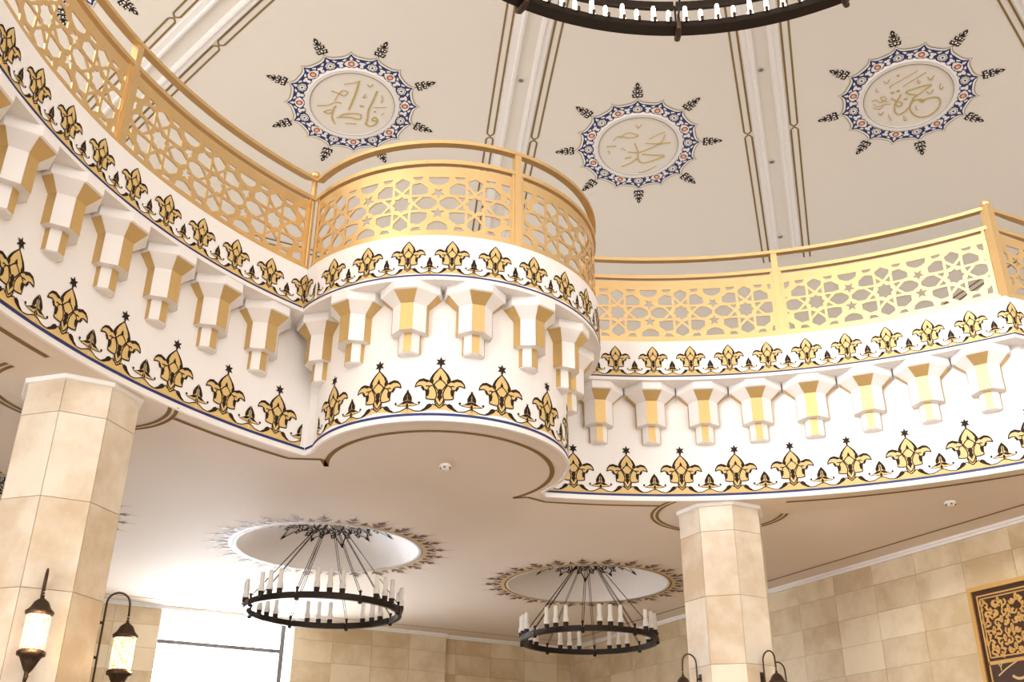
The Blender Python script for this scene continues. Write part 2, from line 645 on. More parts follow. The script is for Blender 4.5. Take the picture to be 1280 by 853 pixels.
V_, F_ = ring_fill([p for p in offset_loop(LO, -0.05)], up_c, Z_LIP)
mk('shelf_soffit', V_, F_, 'white', wall_balcony)
v = [(*UP.at(t + 1e-5), z) for t in UP.L[:-1] for z in (Z_LIP, Z_TOP)]
n = len(UP.L) - 1
f = [(2 * i, 2 * ((i + 1) % n), 2 * ((i + 1) % n) + 1, 2 * i + 1) for i in range(n)]
mk('upper_band_face', v, f, 'white', wall_balcony)
vis_u = uL + uB + uR + uB2
vis_l = lL + lB + lR + lB2
band('blue_stripe', LO, 0.02, vis_l, 5.088, 5.112, -.01, .004, 'blue_print', wall_balcony)
band('blue_stripe', UP, 0.02, vis_u, 6.398, 6.413, -.01, .004, 'blue_print', wall_balcony)
# friezes
cs = [lL - .37 - .62 * k for k in range(8)] + [lL + .60 + .594 * k for k in range(7)] + [lL + lB + .32 + .611 * k for k in range(9)]
frieze('lower', LO, wall_balcony, cs, 5.112, .00104, .00112, True, .003)
cs = [uL - .01 - .43 * k for k in range(11) if uL - .01 - .43 * k > .25] + [uL + .47 + .421 * k for k in range(11)] + [uL + uB + .33 + .432 * k for k in range(11)] + [uL + uB + uR + .42 + .43 * k for k in range(3)]
frieze('upper', UP, wall_balcony, cs, 6.413, .00075, .00090, False, .003)

# gallery floor (upper walking level) and its soffit
SQ = [(-14, -14), (14, -14), (14, 14), (-14, 14)]
V_, F_ = ring_fill(SQ, up_c, Z_TOP)
gfl = mk('floor_gallery', V_, F_, 'carpet')
tag(gfl, kind='structure')
RC = [(-4.03, 8.86), (0.01, 8.84), (4.035, 8.90)]
RR_ = 1.18
holes = [[(c[0] + RR_ * math.cos(2 * PI * i / 64), c[1] + RR_ * math.sin(2 * PI * i / 64)) for i in range(64)] for c in RC]
SO = [(-14, -14), (6.62, -14), (6.62, 13.75), (-14, 13.75)]
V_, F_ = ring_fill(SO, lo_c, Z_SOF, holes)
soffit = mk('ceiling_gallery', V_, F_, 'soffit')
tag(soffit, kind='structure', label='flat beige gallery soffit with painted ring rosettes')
# floor
fl = MB().box(-14, 14, -14, 14, -.1, 0).obj('floor', 'carpet')
tag(fl, kind='structure')

# bronze stripes on the soffit
def polyband(name, pts, w, z, m, parent, closed=False):
    v, f = [], []
    n = len(pts)
    for i, p in enumerate(pts):
        a = pts[(i - 1) % n] if closed or i else pts[0]
        b = pts[(i + 1) % n] if closed or i < n - 1 else pts[-1]
        l = math.dist(a, b) or 1
        nx, ny = -(b[1] - a[1]) / l * w / 2, (b[0] - a[0]) / l * w / 2
        v += [(p[0] - nx, p[1] - ny, z), (p[0] + nx, p[1] + ny, z)]
    for i in range(n if closed else n - 1):
        j = (i + 1) % n
        f.append((2 * i, 2 * j, 2 * j + 1, 2 * i + 1))
    return mk(name, v, f, m, parent)


PIL = [(-3.52, 5.01), (3.447, 5.07)]
def cut(pts):
    runs, cur = [], []
    for p in pts:
        if any(math.dist(p, c) < .78 for c in PIL):
            if len(cur) > 1:
                runs.append(cur)
            cur = []
        else:
            cur.append(p)
    if len(cur) > 1:
        runs.append(cur)
    return runs


def dense(path, t0, t1, off, n):
    return [path.at(t0 + (t1 - t0) * i / n, off) for i in range(n + 1)]


tl = [p for p in dense(LO, 0.2, lL, -.21, 120) if p[0] < -1.07]
tr = [p for p in dense(LO, lL + lB, lL + lB + lR - .2, -.21, 120) if p[0] > 1.06]
tb = circ_pts((0.0, 5.30), 1.16, -201, 21, 60)
for run in cut(tl) + cut(tr) + [tb]:
    polyband('bronze_stripe', run, .05, Z_SOF - .003, 'bronze_line', soffit)
polyband('bronze_stripe', [tl[-1], tb[0]], .05, Z_SOF - .003, 'bronze_line', soffit)
polyband('bronze_stripe', [tr[0], tb[-1]], .05, Z_SOF - .003, 'bronze_line', soffit)
for c in PIL:
    for rr_ in (.78, .72):
        arc = [p for p in circ_pts(c, rr_, 0, 360, 90)]
        a0 = 140 if c[0] < 0 else 148
        a1 = 386 if c[0] < 0 else 400
        arc = circ_pts(c, rr_, a0 - 360 - 0, 0, 2) and [p for p in circ_pts(c, rr_, -20, 200, 70)] if False else circ_pts(c, rr_, (-30 if c[0] > 0 else -12), (190 if c[0] > 0 else 215), 70)
        polyband('bronze_stripe', arc, .036, Z_SOF - .003, 'bronze_line', soffit)
polyband('bronze_stripe', [(6.18, -4), (6.18, 13.12), (-8, 13.12)], .04, Z_SOF - .003, 'bronze_line', soffit)


# ---------------------------------------------------------------- recesses over the ring lamps
def recess(c, i):
    H = .5
    n, k = 64, 10
    v, f = [], []
    for j in range(k + 1):
        r = RR_ * (1 - j / k) if j < k else 0.001
        z = Z_SOF + H * (1 - (r / RR_) ** 2) ** .8
        for a in range(n):
            v.append((c[0] + r * math.cos(2 * PI * a / n), c[1] + r * math.sin(2 * PI * a / n), z))
    for j in range(k):
        for a in range(n):
            b = (a + 1) % n
            f.append((j * n + a, j * n + b, (j + 1) * n + b, (j + 1) * n + a))
    mk('recess_dome', v, f, 'white', soffit, smooth=True)
    zf = lambda x, y: Z_SOF + H * max(0, 1 - (math.hypot(x, y) / RR_) ** 2) ** .8
    # rim rings
    for r0, r1, m, z in ((RR_, RR_ + .03, 'white_print', .006), (RR_ + .03, RR_ + .055, 'grey_line' if i < 2 else 'brown_print', .007), (RR_ + .055, RR_ + .10, 'gold_print', .005)):
        q = 64
        v = [(c[0] + r * math.cos(2 * PI * a / q), c[1] + r * math.sin(2 * PI * a / q), Z_SOF - z) for a in range(q) for r in (r0, r1)]
        mk('rim_ring', v, [(2 * a, 2 * ((a + 1) % q), 2 * ((a + 1) % q) + 1, 2 * a + 1) for a in range(q)], m, soffit)
    # outer fringe of painted lilies
    N = 26
    big = [leaf(0, 0, .10, .10, PI / 2), leaf(0, .05, .13, .05, PI / 2 + .9), leaf(0, .05, .13, .05, PI / 2 - .9), leaf(0, .1, .16, .07, PI / 2), leaf(0, .15, .08, .035, PI / 2 + .8), leaf(0, .15, .08, .035, PI / 2 - .8), [(-.006, .2), (.006, .2), (.003, .34), (-.003, .34)], blob(.055, .2, .01, .01, 6), blob(-.055, .2, .01, .01, 6)]
    sm = [leaf(0, 0, .07, .05, PI / 2 + .6), leaf(0, 0, .07, .05, PI / 2 - .6), leaf(0, .03, .12, .035, PI / 2)]
    bv, bf = fill(big)
    sv, sf = fill(sm)
    for q in range(N):
        for vs, fs, ph, nm in ((bv, bf, 0, 'painted_lily'), (sv, sf, .5, 'painted_bud')):
            th = 2 * PI * (q + ph) / N
            V = []
            for x, y in vs:
                r = RR_ + .10 + y
                a = th - x / r
                V.append((c[0] + r * math.cos(a), c[1] + r * math.sin(a), Z_SOF - .006))
            mk(nm, V, fs, 'brown_print', soffit)
    # lace rosette at the crown
    K = []
    for q in range(12):
        a = 2 * PI * q / 12
        ro = .98 if q % 2 == 0 else .9
        rt_ = lambda p: [(x * math.cos(a) - y * math.sin(a), x * math.sin(a) + y * math.cos(a)) for x, y in p]
        for s in (1, -1):
            for cv in ([(.30, .0), (.42, .10 * s), (.54, .08 * s), (.62, .0)], [(.62, 0), (.68, .07 * s), (.76, .075 * s), (ro - .1, .03 * s), (ro, 0)],
                       [(.60, .02 * s), (.56, .12 * s), (.64, .16 * s), (.68, .12 * s), (.64, .09 * s)], [(.70, .05 * s), (.74, .13 * s), (.80, .13 * s)]):
                for p in stroke(curve(cv, 4), .018):
                    K.append(rt_(p))
        K.append(rt_([(ro - .09, 0), (ro - .05, .03), (ro, 0), (ro - .05, -.03)]))
        K.append(rt_(blob(.72, .13, .018, .018, 6)))
        K.append(rt_(blob(.72, -.13, .018, .018, 6)))
    K.append(blob(0, 0, .12, .12, 16))
    for q in range(24):
        a = 2 * PI * (q + .5) / 24
        K += stroke([((.66 + .06 * math.sin(t * 1.2)) * math.cos(a + (t - 3) * .045), (.66 + .06 * math.sin(t * 1.2)) * math.sin(a + (t - 3) * .045)) for t in range(7)], .016)
        K.append(blob(.78 * math.cos(a), .78 * math.sin(a), .02, .02, 6))
    kv, kf = fill(K)
    mk('crown_rosette', [(c[0] + x * .9, c[1] + y * .9, zf(x * .9, y * .9) - .012) for x, y in kv], kf, 'black_print', soffit)
    G = []
    for q in range(6):
        a = 2 * PI * (q + .0) / 6
        G.append([(x * math.cos(a) - y * math.sin(a), x * math.sin(a) + y * math.cos(a)) for x, y in ((.36, 0), (.48, .06), (.58, .0), (.48, -.06))])
    kv, kf = fill(G)
    mk('crown_petals', [(c[0] + x * .9, c[1] + y * .9, zf(x * .9, y * .9) - .010) for x, y in kv], kf, 'gold_print', soffit)


for i, c in enumerate(RC):
    recess(c, i)


# ---------------------------------------------------------------- upper ceiling: a shallow dome
def domeZ(r):
    p = r / 3.5 - 2.7056
    return 1.6 + 3.5 * (3.2085 - .1367 * p - .042 * p * p)


def onD(x, y, e=0.0):
    return (x, y, domeZ(math.hypot(x, y)) - e)


v, f = [], []
G_ = 84
for i in range(G_ + 1):
    for j in range(G_ + 1):
        v.append(onD(-14 + 28 * i / G_, -14 + 28 * j / G_))
for i in range(G_):
    for j in range(G_):
        a = i * (G_ + 1) + j
        f.append((a, a + 1, a + G_ + 2, a + G_ + 1))
dome = mk('ceiling', v, f, 'plaster', smooth=True)
tag(dome, kind='structure', label='shallow domed cream ceiling with radial ribs')


def drape(polys, name, m, parent, e, grid=.12, org=(0, 0), ang=0.0):
    vs, fs = fill(polys, grid)
    ca, sa = math.cos(ang), math.sin(ang)
    return mk(name, [onD(org[0] + x * ca - y * sa, org[1] + x * sa + y * ca, e) for x, y in vs], fs, m, parent)


RIBS = []
for q in range(4):
    RIBS += [(90 - 20.58 - 90 * q, .576), (90 + 20.58 - 90 * q, -.576), (45 - 90 * q, 0.0)]


def rib(az, off):
    d = (math.cos(R(az)), math.sin(R(az)))
    nn = (-d[1], d[0])
    P = lambda r, o: (d[0] * r + nn[0] * (off + o), d[1] * r + nn[1] * (off + o))
    r0, r1 = 4.0, 12.7
    N = 30
    root = empty('trim_rib', onD(*P(8, 0)), kind='structure')
    prof = [[(.11, -.01), (.145, .075), (.18, .08), (.20, .045), (.285, .045), (.30, -.01)]]
    for s in (1, -1):
        v, f = [], []
        for i in range(N + 1):
            r = r0 + (r1 - r0) * i / N
            for o, h in prof[0]:
                v.append(onD(*P(r, o * s), h))
        k = len(prof[0])
        for i in range(N):
            for j in range(k - 1):
                f.append((i * k + j, i * k + j + 1, (i + 1) * k + j + 1, (i + 1) * k + j))
        mk('rib_moulding', v, f, 'white', root)
        for o in (.455, .335):
            for a, b in ((r0, 9.33), (9.47, r1 + .2)):
                v, f = [], []
                for i in range(N + 1):
                    r = a + (b - a) * i / N
                    for e in (-.016, .016):
                        v.append(onD(*P(r, (o + e) * s), .006))
                for i in range(N):
                    f.append((2 * i, 2 * i + 1, 2 * i + 3, 2 * i + 2))
                mk('gold_line', v, f, 'bronze_line', root)
        # hooked joint of the two lines
        K = []
        for c in ([(9.33, .455), (9.36, .43), (9.385, .395), (9.36, .36), (9.33, .335)], [(9.47, .455), (9.44, .43), (9.415, .395), (9.44, .36), (9.47, .335)]):
            K += stroke(curve(c, 3), .028)
        vs, fs = fill(K)
        mk('gold_line_joint', [onD(*P(x, y * s), .006) for x, y in vs], fs, 'bronze_line', root)
    return root


for az, off in RIBS:
    rib(az, off)
# twin lines along the foot of the dome, parallel to the walls
ft = empty('trim_ceiling_edge', (0, 13.3, domeZ(13.3)), kind='structure')
for d_ in (13.25, 13.38):
    for s in range(4):
        e = d_ - (.7 if s == 1 else 0)
        pts = [(-12 + 24 * i / 40, e) for i in range(41)]
        pts = rot90(pts, s)
        v = []
        for x, y in pts:
            l = math.hypot(x, y)
            tx, ty = (0, 1) if s % 2 == 0 else (1, 0)
            v += [onD(x - tx * .018, y - ty * .018, .006), onD(x + tx * .018, y + ty * .018, .006)]
        mk('gold_line', v, [(2 * i, 2 * i + 2, 2 * i + 3, 2 * i + 1) for i in range(40)], 'bronze_line', ft)


# recessed spotlights in the rib channels
def spot(x, y, label):
    root = empty('recessed_spotlight', onD(x, y, .0), label=label, cat='spotlight')
    z = domeZ(math.hypot(x, y))
    b = MB().box(x - .075, x + .075, y - .075, y + .075, z - .008, z + .01)
    mk('square_plate', b.v, b.f, 'plaster', root)
    b = MB().lathe([(.045, -.014), (.055, -.01), (.055, .0)], (x, y, z), 20)
    mk('metal_ring', b.v, b.f, 'chrome', root)
    b = MB().lathe([(.03, -.018), (.036, -.012)], (x, y, z), 14)
    mk('lens', b.v, b.f, 'mullion', root)


spot(2.26, 7.75, 'small round spotlight set in the ceiling rib left of the middle medallion')
spot(5.60, 5.66, 'topmost small spotlight in the rib between the middle and right medallions')
spot(7.16, 7.23, 'middle small spotlight in the rib between the middle and right medallions')
spot(8.59, 8.69, 'lowest small spotlight in the right rib, just above the handrail')

# ---------------------------------------------------------------- ceiling medallions
CALLI = {1:[([(-0.085,-0.542),(-0.038,-0.245),(-0.011,0.137)],0.028),([(-0.283,-0.372),(-0.14,-0.471),(-0.071,-0.548)],0.009),([(0.264,-0.454),(0.285,-0.233),(0.291,-0.001),(0.34,0.167),(0.374,0.343)],0.026),([(0.348,0.319),(0.445,0.347),(0.517,0.266),(0.517,0.157),(0.441,0.12),(0.429,0.198),(0.503,0.188)],0.021),([(0.386,0.002),(0.419,-0.013)],0.023),([(0.373,-0.39),(0.419,-0.319),(0.425,-0.24)],0.012),([(0.343,-0.084),(0.544,-0.178)],0.007),([(0.541,0.026),(0.55,-0.038)],0.011),([(0.07,-0.524),(0.117,-0.489),(0.154,-0.563)],0.012),([(0.117,-0.317),(0.105,-0.219),(0.158,-0.255)],0.009),([(0.122,-0.022),(0.192,-0.038)],0.026),([(-0.139,0.384),(0.049,0.299),(0.225,0.267),(0.2,0.159),(0.004,0.224),(-0.107,0.334)],0.018),([(0.04,0.458),(0.22,0.389)],0.011),([(-0.116,0.54),(-0.212,0.416),(-0.249,0.221),(-0.242,0.148)],0.023),([(-0.385,0.352),(-0.313,0.273),(-0.234,0.261),(-0.299,0.361),(-0.385,0.352)],0.014),([(-0.531,0.266),(-0.363,0.179),(-0.285,0.075),(-0.178,0.049)],0.012),([(-0.426,-0.137),(-0.314,-0.142),(-0.193,-0.128),(-0.166,-0.232),(-0.272,-0.207),(-0.299,0.035)],0.012)],2:[([(-0.089,-0.029),(0.051,0.095),(0.171,0.258),(0.264,0.309),(0.37,0.25),(0.548,-0.029),(0.381,0.039),(0.172,0.13)],0.019),([(-0.084,0.208),(0.09,0.124),(0.208,-0.043),(0.305,-0.236),(0.452,-0.356)],0.016),([(0.071,-0.13),(0.293,-0.254),(0.256,-0.47)],0.011),([(0.021,0.573),(0.114,0.419),(0.15,0.27)],0.018),([(-0.034,0.371),(0.04,0.279)],0.016),([(-0.33,-0.414),(-0.247,-0.374),(-0.247,-0.471)],0.011),([(-0.46,0.099),(-0.436,-0.037),(-0.246,-0.092),(-0.144,-0.222),(-0.345,-0.185),(-0.398,-0.009)],0.01),([(-0.494,0.28),(-0.346,0.187)],0.016),([(-0.413,0.349),(-0.336,0.409)],0.009),([(-0.238,0.178),(-0.131,0.195)],0.01),([(0.376,0.547),(0.471,0.454),(0.564,0.246)],0.009),([(0.071,-0.242),(0.146,-0.408),(0.218,-0.523)],0.009)],3:[([(0.227,-0.047),(0.304,-0.05)],0.055),([(0.266,-0.048),(0.305,-0.144),(0.397,-0.227),(0.494,-0.22),(0.578,-0.134),(0.623,0.002),(0.603,0.135),(0.517,0.228),(0.395,0.247),(0.272,0.208),(0.183,0.123),(0.158,0.021),(0.184,-0.03),(0.251,-0.062)],0.02),([(0.126,-0.385),(0.042,-0.296),(-0.05,-0.158),(-0.095,-0.049),(-0.011,-0.045),(0.099,-0.092),(0.11,-0.006),(0.169,0.108)],0.02),([(0.133,-0.378),(0.123,-0.257),(0.114,-0.078)],0.015),([(0.175,0.105),(0.206,0.203),(0.207,0.321),(0.169,0.382),(0.082,0.366),(-0.005,0.291),(-0.065,0.212)],0.02),([(-0.198,0.179),(-0.094,0.183),(0.019,0.158),(0.064,0.211),(0.036,0.253),(-0.03,0.236),(-0.07,0.168),(-0.124,0.028)],0.018),([(-0.286,0.103),(-0.249,0.061)],0.033),([(-0.236,0.025),(-0.198,-0.015)],0.033),([(-0.006,0.085),(0.036,0.048)],0.033),([(-0.481,-0.224),(-0.446,-0.246)],0.031),([(-0.362,0.018),(-0.393,-0.032),(-0.282,-0.472)],0.007),([(-0.216,-0.109),(-0.221,-0.151),(-0.144,-0.526)],0.007),([(-0.569,-0.023),(-0.492,-0.014),(-0.514,-0.103)],0.01),([(-0.049,-0.464),(0.042,-0.444),(0.012,-0.536)],0.011),([(0.177,-0.235),(0.255,-0.227),(0.237,-0.319)],0.011),([(-0.129,0.536),(-0.056,0.55),(-0.077,0.468)],0.01),([(-0.129,-0.346),(-0.091,-0.291),(-0.054,-0.303),(-0.077,-0.334)],0.009),([(0.229,-0.474),(0.282,-0.406),(0.335,-0.394),(0.322,-0.443)],0.011),([(-0.553,0.149),(-0.51,0.203),(-0.473,0.191)],0.009),([(0.276,0.086),(0.322,0.139),(0.354,0.131)],0.009),([(0.27,0.352),(0.351,0.421),(0.381,0.401),(0.33,0.362)],0.009),([(0.041,0.476),(0.167,0.54)],0.009),([(-0.408,0.405),(-0.388,0.346),(-0.272,0.343),(-0.244,0.232),(-0.348,0.227),(-0.303,0.292),(-0.177,0.259)],0.008),([(-0.341,0.433),(-0.244,0.431),(-0.182,0.333),(-0.109,0.287)],0.008),([(-0.283,0.492),(-0.188,0.467),(-0.17,0.385)],0.008)]}


def medallion(key, c, a0, label):
    az = math.atan2(c[1], c[0])
    root = empty('ceiling_medallion', onD(*c), label=label, cat='medallion')
    D = lambda polys, name, m, e, grid=.15: drape(polys, name, m, root, e, grid, org=c)
    pol = lambda r, a: (r * math.cos(a), r * math.sin(a))

    def unit(k, pts):
        """pts (x across, r) in the k-th sixteenth"""
        t = a0 + k * PI / 8
        return [pol(r, t - x / r) for x, r in pts]
    edge, fld = [], []
    hs = .92 * PI / 16
    for k in range(16):
        t = a0 + k * PI / 8
        for x, r in ((-.17, 1.02), (-.10, 1.03), (-.05, 1.055), (-.02, 1.085), (0, 1.125), (.02, 1.085), (.05, 1.055), (.10, 1.03)):
            edge.append(pol(r, t + x / .98))
        for x, r in ((-.17, .99), (-.09, 1.0), (-.045, 1.025), (0, 1.09), (.045, 1.025), (.09, 1.0)):
            fld.append(pol(r, t + x / .98))
    D([[(x * 1.016, y * 1.016) for x, y in edge]], 'scalloped_outline', 'olive_print', .006)
    D([edge], 'scalloped_ground', 'white_print', .008)
    D([fld], 'blue_ring', 'blue_print', .010)
    W, RD, PK, OL, DK = [], [], [], [], []
    for k in range(16):
        U = lambda p: unit(k, p)
        for s in (1, -1):
            W.append(U([(.185 * s, .80), (.13 * s, .84), (.15 * s, .875), (.12 * s, .91), (.155 * s, .935), (.185 * s, .925)]))
            W.append(U([(.07 * s, .975), (.11 * s, .93), (.145 * s, .955), (.10 * s, .985)]))
            W.append(U([(.03 * s, .79), (.09 * s, .795), (.14 * s, .80), (.09 * s, .825)]))
        W.append(U([(-.03, .985), (0, 1.045), (.03, .985), (0, .96)]))
        if k % 2:
            W.append(U([(-.12, .88), (-.08, .935), (0, .965), (.08, .935), (.12, .88), (.07, .83), (0, .80), (-.07, .83)]))
            RD += [U([(x * .055, .882 + y * .06) for x, y in blob(0, 0, 1, 1, 12)])]
            PK.append(U([(x * .034, .882 + y * .034) for x, y in blob(0, 0, 1, 1, 8)]))
        else:
            fl = []
            for i in range(16):
                r = .088 if i % 2 else .075
                fl.append((r * math.cos(PI * i / 8), .885 + r * .85 * math.sin(PI * i / 8)))
            W.append(U(fl))
            OL.append(U([(x * .064, .885 + y * .058) for x, y in blob(0, 0, 1, 1, 12)]))
            PK.append(U([(x * .0, .885 + y * .0) for x, y in blob(0, 0, 1, 1, 8)]))
            DK.append(U([(x * .02, .885 + y * .02) for x, y in blob(0, 0, 1, 1, 8)]))
    tag(D(W, 'white_arabesque', 'white_print', .012), kind='stuff')
    for p in RD:
        D([p], 'red_flower', 'red_print', .014)
    for p in PK:
        if abs(p[0][0] - p[2][0]) + abs(p[0][1] - p[2][1]) > 1e-4:
            D([p], 'pink_flower_heart', 'pink_print', .016)
    for p in OL:
        D([p], 'olive_flower_ring', 'olive_print', .0135)
    for p in OL:
        cx_, cy_ = sum(q[0] for q in p) / len(p), sum(q[1] for q in p) / len(p)
        D([[((x - cx_) * .78 + cx_, (y - cy_) * .78 + cy_) for x, y in p]], 'white_flower_heart', 'white_print', .015)
    for p in DK:
        D([p], 'dark_flower_eye', 'blue_print', .017)
    # eight outer sprays
    sp = []
    bk = []
    for x, r, l, w_, a in ((0, .06, .09, .05, 0), (0, .14, .08, .05, 0), (0, .22, .10, .05, 0)):
        pass
    for (r, sc) in ((.0, 1.0), (.10, .9), (.19, .65)):
        for s in (1, -1):
            bk.append(leaf(.01 * s, r + .02, .115 * sc, .075 * sc, PI / 2 - s * .9))
            bk.append(leaf(.01 * s, r + .05, .09 * sc, .05 * sc, PI / 2 - s * 1.9))
            bk.append(leaf(.0, r + .03, .09 * sc, .05 * sc, PI / 2 - s * .35))
            sp.append(leaf(.03 * s, r + .045, .05 * sc, .026 * sc, PI / 2 - s * .95))
    bk.append(leaf(0, .25, .11, .075, PI / 2))
    bk += stroke([(0, 0), (0, .3)], .02)
    sp.append(blob(0, .075, .018, .026, 8))
    sp.append(blob(0, .17, .015, .022, 8))
    sp.append(blob(0, .29, .010, .02, 8))
    for k in range(8):
        t = a0 + k * PI / 4
        tr_ = lambda p: [((1.135 + y) * math.cos(t) + x * math.sin(t), (1.135 + y) * math.sin(t) - x * math.cos(t)) for x, y in p]
        D([tr_(p) for p in bk], 'outer_spray', 'black_print', .008)
        tag(D([tr_(p) for p in sp], 'outer_spray_petals', 'white_print', .011), kind='stuff')
    # raised plaque rim and disc
    n = 72
    prof = [(.795, 0.006), (.79, .03), (.76, .035), (.745, .02), (.725, .035), (.71, .03), (.70, .012)]
    v, f = [], []
    for r, h in prof:
        for a in range(n):
            x, y = r * math.cos(2 * PI * a / n), r * math.sin(2 * PI * a / n)
            v.append(onD(c[0] + x, c[1] + y, h))
    for j in range(len(prof) - 1):
        for a in range(n):
            b = (a + 1) % n
            f.append((j * n + a, j * n + b, (j + 1) * n + b, (j + 1) * n + a))
    mk('plaque_rim', v, f, 'white', root, smooth=True)
    v = [onD(c[0] + r * math.cos(2 * PI * a / n), c[1] + r * math.sin(2 * PI * a / n), .03 if r > .715 else .034) for a in range(n) for r in (.703, .722)]
    mk('gold_rim_line', v, [(2 * a, 2 * ((a + 1) % n), 2 * ((a + 1) % n) + 1, 2 * a + 1) for a in range(n)], 'bronze_line', root)
    D([[pol(.705, 2 * PI * a / n) for a in range(n)]], 'plaque_disc', 'plaster', .014)
    if key:
        K = []
        for pts, w_ in CALLI[key]:
            K += stroke(curve(pts, 5) if len(pts) > 2 else pts, w_ * 1.15)
        vs, fs = fill(K)
        # letters stand slightly proud of the disc
        V = [onD(c[0] + x, c[1] + y, .026) for x, y in vs]
        nV = len(V)
        V2 = V + [onD(c[0] + x, c[1] + y, .012) for x, y in vs]
        ed = {}
        for t in fs:
            for i in range(3):
                e = (t[i], t[(i + 1) % 3])
                ed[e] = 1
        F = list(fs) + [(a, b, b + nV, a + nV) for (a, b) in ed if (b, a) not in ed]
        mk('gilded_calligraphy', V2, F, 'letter', root)
    return root


medallion(1, (-.055, 9.465), R(90.8), 'left blue ringed ceiling medallion with pale gold calligraphy, above the curved balcony bulge')
medallion(2, (4.845, 8.11), R(55.5), 'middle blue ringed ceiling medallion with gold calligraphy, between the two ceiling ribs')
medallion(3, (8.025, 4.84), R(34.6), 'rightmost blue ringed ceiling medallion with crisp brown gold calligraphy')
medallion(0, (-4.86, 8.17), R(124.5), 'ceiling medallion at the top left edge, only its black spray tips showing past the railing')


# ---------------------------------------------------------------- railings
UNIT = .3735 / 203


def inset(poly, w):
    a = sum(poly[i][0] * poly[(i + 1) % len(poly)][1] - poly[(i + 1) % len(poly)][0] * poly[i][1] for i in range(len(poly)))
    p = poly if a > 0 else poly[::-1]
    n = len(p)
    out = []
    for i in range(n):
        a_, b_, c_ = p[i - 1], p[i], p[(i + 1) % n]
        l1, l2 = math.dist(a_, b_), math.dist(b_, c_)
        n1 = (-(b_[1] - a_[1]) / l1, (b_[0] - a_[0]) / l1)
        n2 = (-(c_[1] - b_[1]) / l2, (c_[0] - b_[0]) / l2)
        k = 1 + n1[0] * n2[0] + n1[1] * n2[1]
        out.append((b_[0] + (n1[0] + n2[0]) / k * w, b_[1] + (n1[1] + n2[1]) / k * w))
    return out


def unit_holes():
    H = []
    S8 = []
    for i in range(16):
        r = 51 if i % 2 == 0 else 40
        S8.append((r * math.cos(PI * i / 8), r * math.sin(PI * i / 8)))
    H.append(S8)
    wd = 8.6
    Rp = [(66, 0), (113, 47), (161, 47), (203, 17), (203, -17), (161, -47), (113, -47)]
    H += [inset(Rp, wd), inset([(-x, y) for x, y in Rp], wd)]
    Tp = [(0, 66), (47, 113), (52, 148), (0, 179), (-52, 148), (-47, 113)]
    H += [inset(Tp, wd), inset([(x, -y) for x, y in Tp], wd)]
    Dp = [(47, 47), (113, 47), (153, 56), (152, 104), (104, 141), (52, 131), (47, 113)]
    for sx, sy in ((1, 1), (-1, 1), (1, -1), (-1, -1)):
        H.append(inset([(x * sx, y * sy) for x, y in Dp], wd))
        for t in ([(66, 0), (113, 47), (47, 47)], [(0, 66), (47, 113), (47, 47)]):
            H.append(inset([(x * sx, y * sy) for x, y in t], 6.0))
        H.append([(x * sx, y * sy) for x, y in ((56, 171), (116, 171), (106, 149), (72, 151))])
    return H


def mid_holes():
    H = []
    for sy in (1, -1):
        st = []
        for i in range(10):
            r = 38 if i % 2 == 0 else 17
            a = -PI / 2 + i * PI / 5
            st.append((r * math.cos(a), sy * (63 + r * math.sin(a))))
        H.append(st)
        H.append([(x, y * sy) for x, y in ((-57, 168), (57, 168), (52, 138), (28, 121), (0, 113), (-28, 121), (-52, 138))])
    return H


def clip(poly, x0, x1):
    for side, lim in ((1, x0), (-1, x1)):
        out = []
        for i in range(len(poly)):
            a, b = poly[i - 1], poly[i]
            ia, ib = side * a[0] > side * lim, side * b[0] > side * lim
            if ia != ib:
                t = (lim - a[0]) / (b[0] - a[0])
                out.append((lim, a[1] + (b[1] - a[1]) * t))
            if ib:
                out.append(b)
        poly = out
        if len(poly) < 3:
            return None
    a = abs(sum(poly[i][0] * poly[(i + 1) % len(poly)][1] - poly[(i + 1) % len(poly)][0] * poly[i][1] for i in range(len(poly)))) / 2
    return poly if a > 40 else None


def lattice2d(length):
    hl = length / 2 / UNIT
    lim = hl - 26
    holes = []
    for k in range(-2, 3):
        for h in unit_holes():
            holes.append([(x + 406 * k, y) for x, y in h])
    for k in range(-2, 2):
        for h in mid_holes():
            holes.append([(x + 406 * k + 203, y) for x, y in h])
    hs = []
    for h in holes:
        q = clip(h, -lim, lim)
        if q:
            hs.append([(x * UNIT, y * UNIT) for x, y in q])
    zt, zb = .33 + .10, -.33 - .02
    L = length / 2 - .02
    nb = int(2 * L / .05)
    outer = [(-L + 2 * L * i / nb, zb) for i in range(nb + 1)] + [(L - 2 * L * i / nb, zt) for i in range(nb + 1)]
    vs = [Vector(p) for p in outer]
    es = [(i, (i + 1) % len(outer)) for i in range(len(outer))]
    for h in hs:
        n0 = len(vs)
        vs += [Vector(p) for p in h]
        es += [(n0 + i, n0 + (i + 1) % len(h)) for i in range(len(h))]
    r = geometry.delaunay_2d_cdt(vs, es, [], 0, 1e-6)
    V = [tuple(v) for v in r[0]]
    bb = [(min(p[0] for p in h), max(p[0] for p in h), min(p[1] for p in h), max(p[1] for p in h), h) for h in hs]
    F = []
    for t in r[2]:
        cx = sum(V[i][0] for i in t) / 3
        cy = sum(V[i][1] for i in t) / 3
        if any(b[0] < cx < b[1] and b[2] < cy < b[3] and inpoly(cx, cy, b[4]) for b in bb):
            continue
        F.append(tuple(t))
    return V, F


_lat = {}


